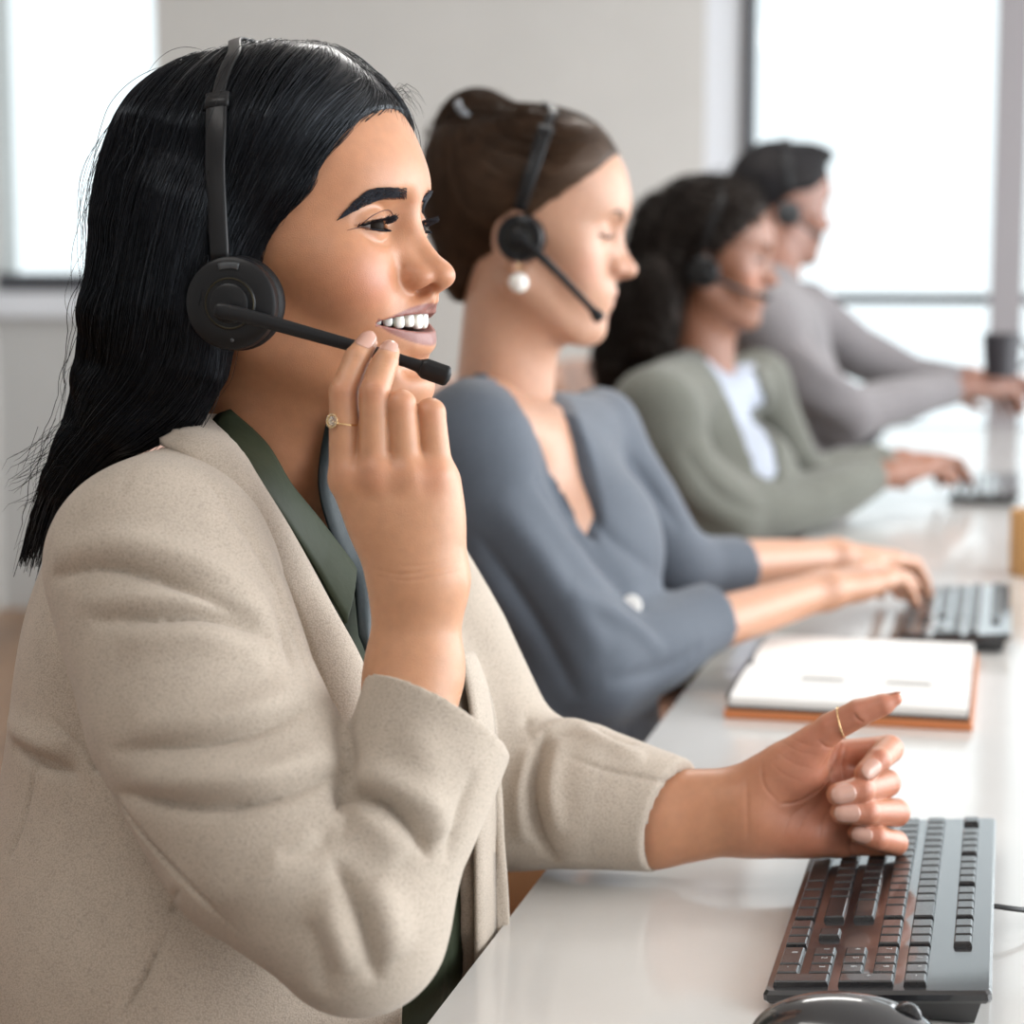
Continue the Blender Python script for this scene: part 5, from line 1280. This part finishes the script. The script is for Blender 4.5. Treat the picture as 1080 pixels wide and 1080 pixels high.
h3 = mobj('hair', V2, Q, CURL, per3); tag(h3, 'long dark curly hair')
gt3 = lambda px: trace_many(HM3, smooth_poly(px, 10), 2.6, 4.0)
G3c = [gt3(g) for g in ([(790, 205), (750, 200), (715, 220), (685, 270), (665, 330), (645, 400)], [(760, 230), (720, 250), (700, 300), (680, 370), (665, 410)], [(730, 300), (705, 340), (690, 390)])]
G3c += [to_w(H3, to_l(H3, g) * np.array([1, -1, 1])) for g in G3c]
strands('hair_strands', V[RNG.choice(len(V), 2600)], G3c, HM3, CURL, h3, length=(.04, .09), r=.0007, off=(.001, .010), fly=.3, step=.006, curl=1.1, jit=.3)
std_headset(H3, P3(741, 287, 2.755), [P3(741, 287, 2.742), P3(768, 300, 2.75), P3(795, 310, 2.77), P3(812, 315, 2.78)], [(742, 262), (748, 240), (756, 222), (762, 208)], HM3, 'black headset worn by the woman with dark curly hair', 2.6, 4.0, .150, r=.0255)

P4 = lambda x, y, d: P(x, y, d * 1.08)
# --- the man at the far end
C4 = P4(820, 223, 3.74)
GREYS = fabric('grey long sleeved shirt', (.175, .162, .168), s=2.0, bump=.0004, rough=.85, var=.05)
sh4n, sh4f = P4(800, 340, 3.50), P4(850, 335, 3.88)
tor4 = [ell(P4(815, 420, 3.68), (.130, .170, .20), k=.06), ell(P4(820, 500, 3.68), (.14, .17, .24), k=.08), cap(sh4n + RT * .02, sh4f, .062, .058, k=.06), cap(P4(812, 300, 3.68), P4(800, 330, 3.56), .050, .055, k=.05)]
s4a = chain([sh4n, P4(840, 395, 3.50), P4(890, 440, 3.53)], [.068, .064, .054], k=.03)
c4 = nrm(P4(1010, 408, 3.80) - P4(890, 440, 3.53)); s4b = group([chain([P4(890, 438, 3.53), P4(940, 425, 3.64), P4(1010, 408, 3.78)], [.054, .046, .038]), Prim(lambda p: -((p - P4(998, 411, 3.76)) @ c4), P4(998, 411, 3.76), 5., 's', .002)], k=.02)
s4c = chain([P4(850, 330, 3.80), P4(900, 370, 3.84), P4(960, 398, 3.88), P4(1000, 402, 3.92)], [.062, .052, .046, .038], k=.03)
g4 = tor4 + [s4a, s4b, s4c]
sp4 = dict(o=C4, turn=-16, up=-10, neck=P4(808, 320, 3.68), neck_r=.058, skin=(.205, .088, .056), lip=(.34, .15, .12), blush=(.40, .18, .12), jaw=1.12, label='man with short dark hair in a grey long sleeved shirt at the far end', arms=[
        dict(wrist=P4(1015, 408, 3.78), elbow=P4(930, 430, 3.62), dir=nrm(P4(1090, 415, 3.9) - P4(1015, 408, 3.78)), up=UP, side=-1, s=1.08, curl=.8), dict(wrist=P4(1018, 398, 3.93), elbow=P4(950, 402, 3.88), dir=nrm(P4(1090, 400, 4.0) - P4(1018, 398, 3.93)), up=UP, side=1, s=1.08)],
           garment=g4, gname='shirt', gmat=GREYS, browm=BROW, vox=.003, folds=[([(800, 420), (850, 440), (900, 470)], -.014, .02), ([(830, 360), (880, 400), (940, 420)], .008, .02)])
H4, per4, hp4, gs4 = colleague(sp4)
SHORT = hair_mat('short black hair', (.0101, .010, .012), rough=.6, spec=.15)
HM4 = [xform([Prim((lambda cr: lambda p: np.maximum(np.maximum(fold(cr, p) - (.001 + .010 * np.clip((np.interp(p[..., 2], [-.06, .0, .03, .05, .075, .095, .11], [-.065, -.032, -.010, .040, .066, .082, .088]) - p[..., 0]) / .03, 0, 1) * np.clip((p[..., 2] + .03) / .09, .12, 1)), -(fold(cr, p) + .008)), (p[..., 0] - np.interp(p[..., 2], [-.06, .0, .03, .05, .075, .095, .11], [-.065, -.032, -.010, .040, .066, .082, .088])) * .7))(head_prims(False, ear=False)[:4]), (0, 0, .04), .15, 'u', 0)], H4)[0],
        xform([ell((.055, 0, .128), (.042, .050, .020), k=.02)], H4)[0]]
V, Q = mesh_sdf(HM4, .0035); h4 = mobj('hair', V, Q, SHORT, per4); tag(h4, 'short dark hair')
std_headset(H4, P4(834, 225, 3.565), [P4(834, 225, 3.55), P4(850, 240, 3.56), P4(866, 250, 3.60)], [(833, 206), (832, 190), (831, 170), (829, 152)], HM4, 'black headset worn by the man in the grey shirt', 3.3, 4.5, .148, r=.0240)
# legs, chairs, further keyboards
for r_, (hx, hy) in ((lead, (-.56, 1.20)), (per2, (C2[0] - .12, C2[1])), (per3, (C3[0] - .12, C3[1])), (per4, (C4[0] - .10, C4[1]))): legs(r_, (hx, hy), TANT if r_ is per2 else TROU, SHOE)
ch1 = make_chair((-.62, 1.20), 'tan leather office chair behind the woman in the beige blazer')
for (x, y), lb in (((C2[0] - .17, C2[1]), 'tan office chair of the woman in the grey blue blouse'), ((C3[0] - .17, C3[1]), 'tan office chair of the woman with curly hair'), ((C4[0] - .15, C4[1]), 'tan office chair of the man at the far end')):
    c = copy_tree(ch1); c.location = (x, y, 0); c['label'] = lb
k2 = copy_tree(kb1); k2.location = (-.052, 2.52, DT); k2['label'] = 'black keyboard beyond the notebook, under the hands of the woman in grey blue'
k3 = copy_tree(kb1); k3.location = (-.035, 4.02, DT); k3['label'] = 'blurred black keyboard of the woman with curly hair'
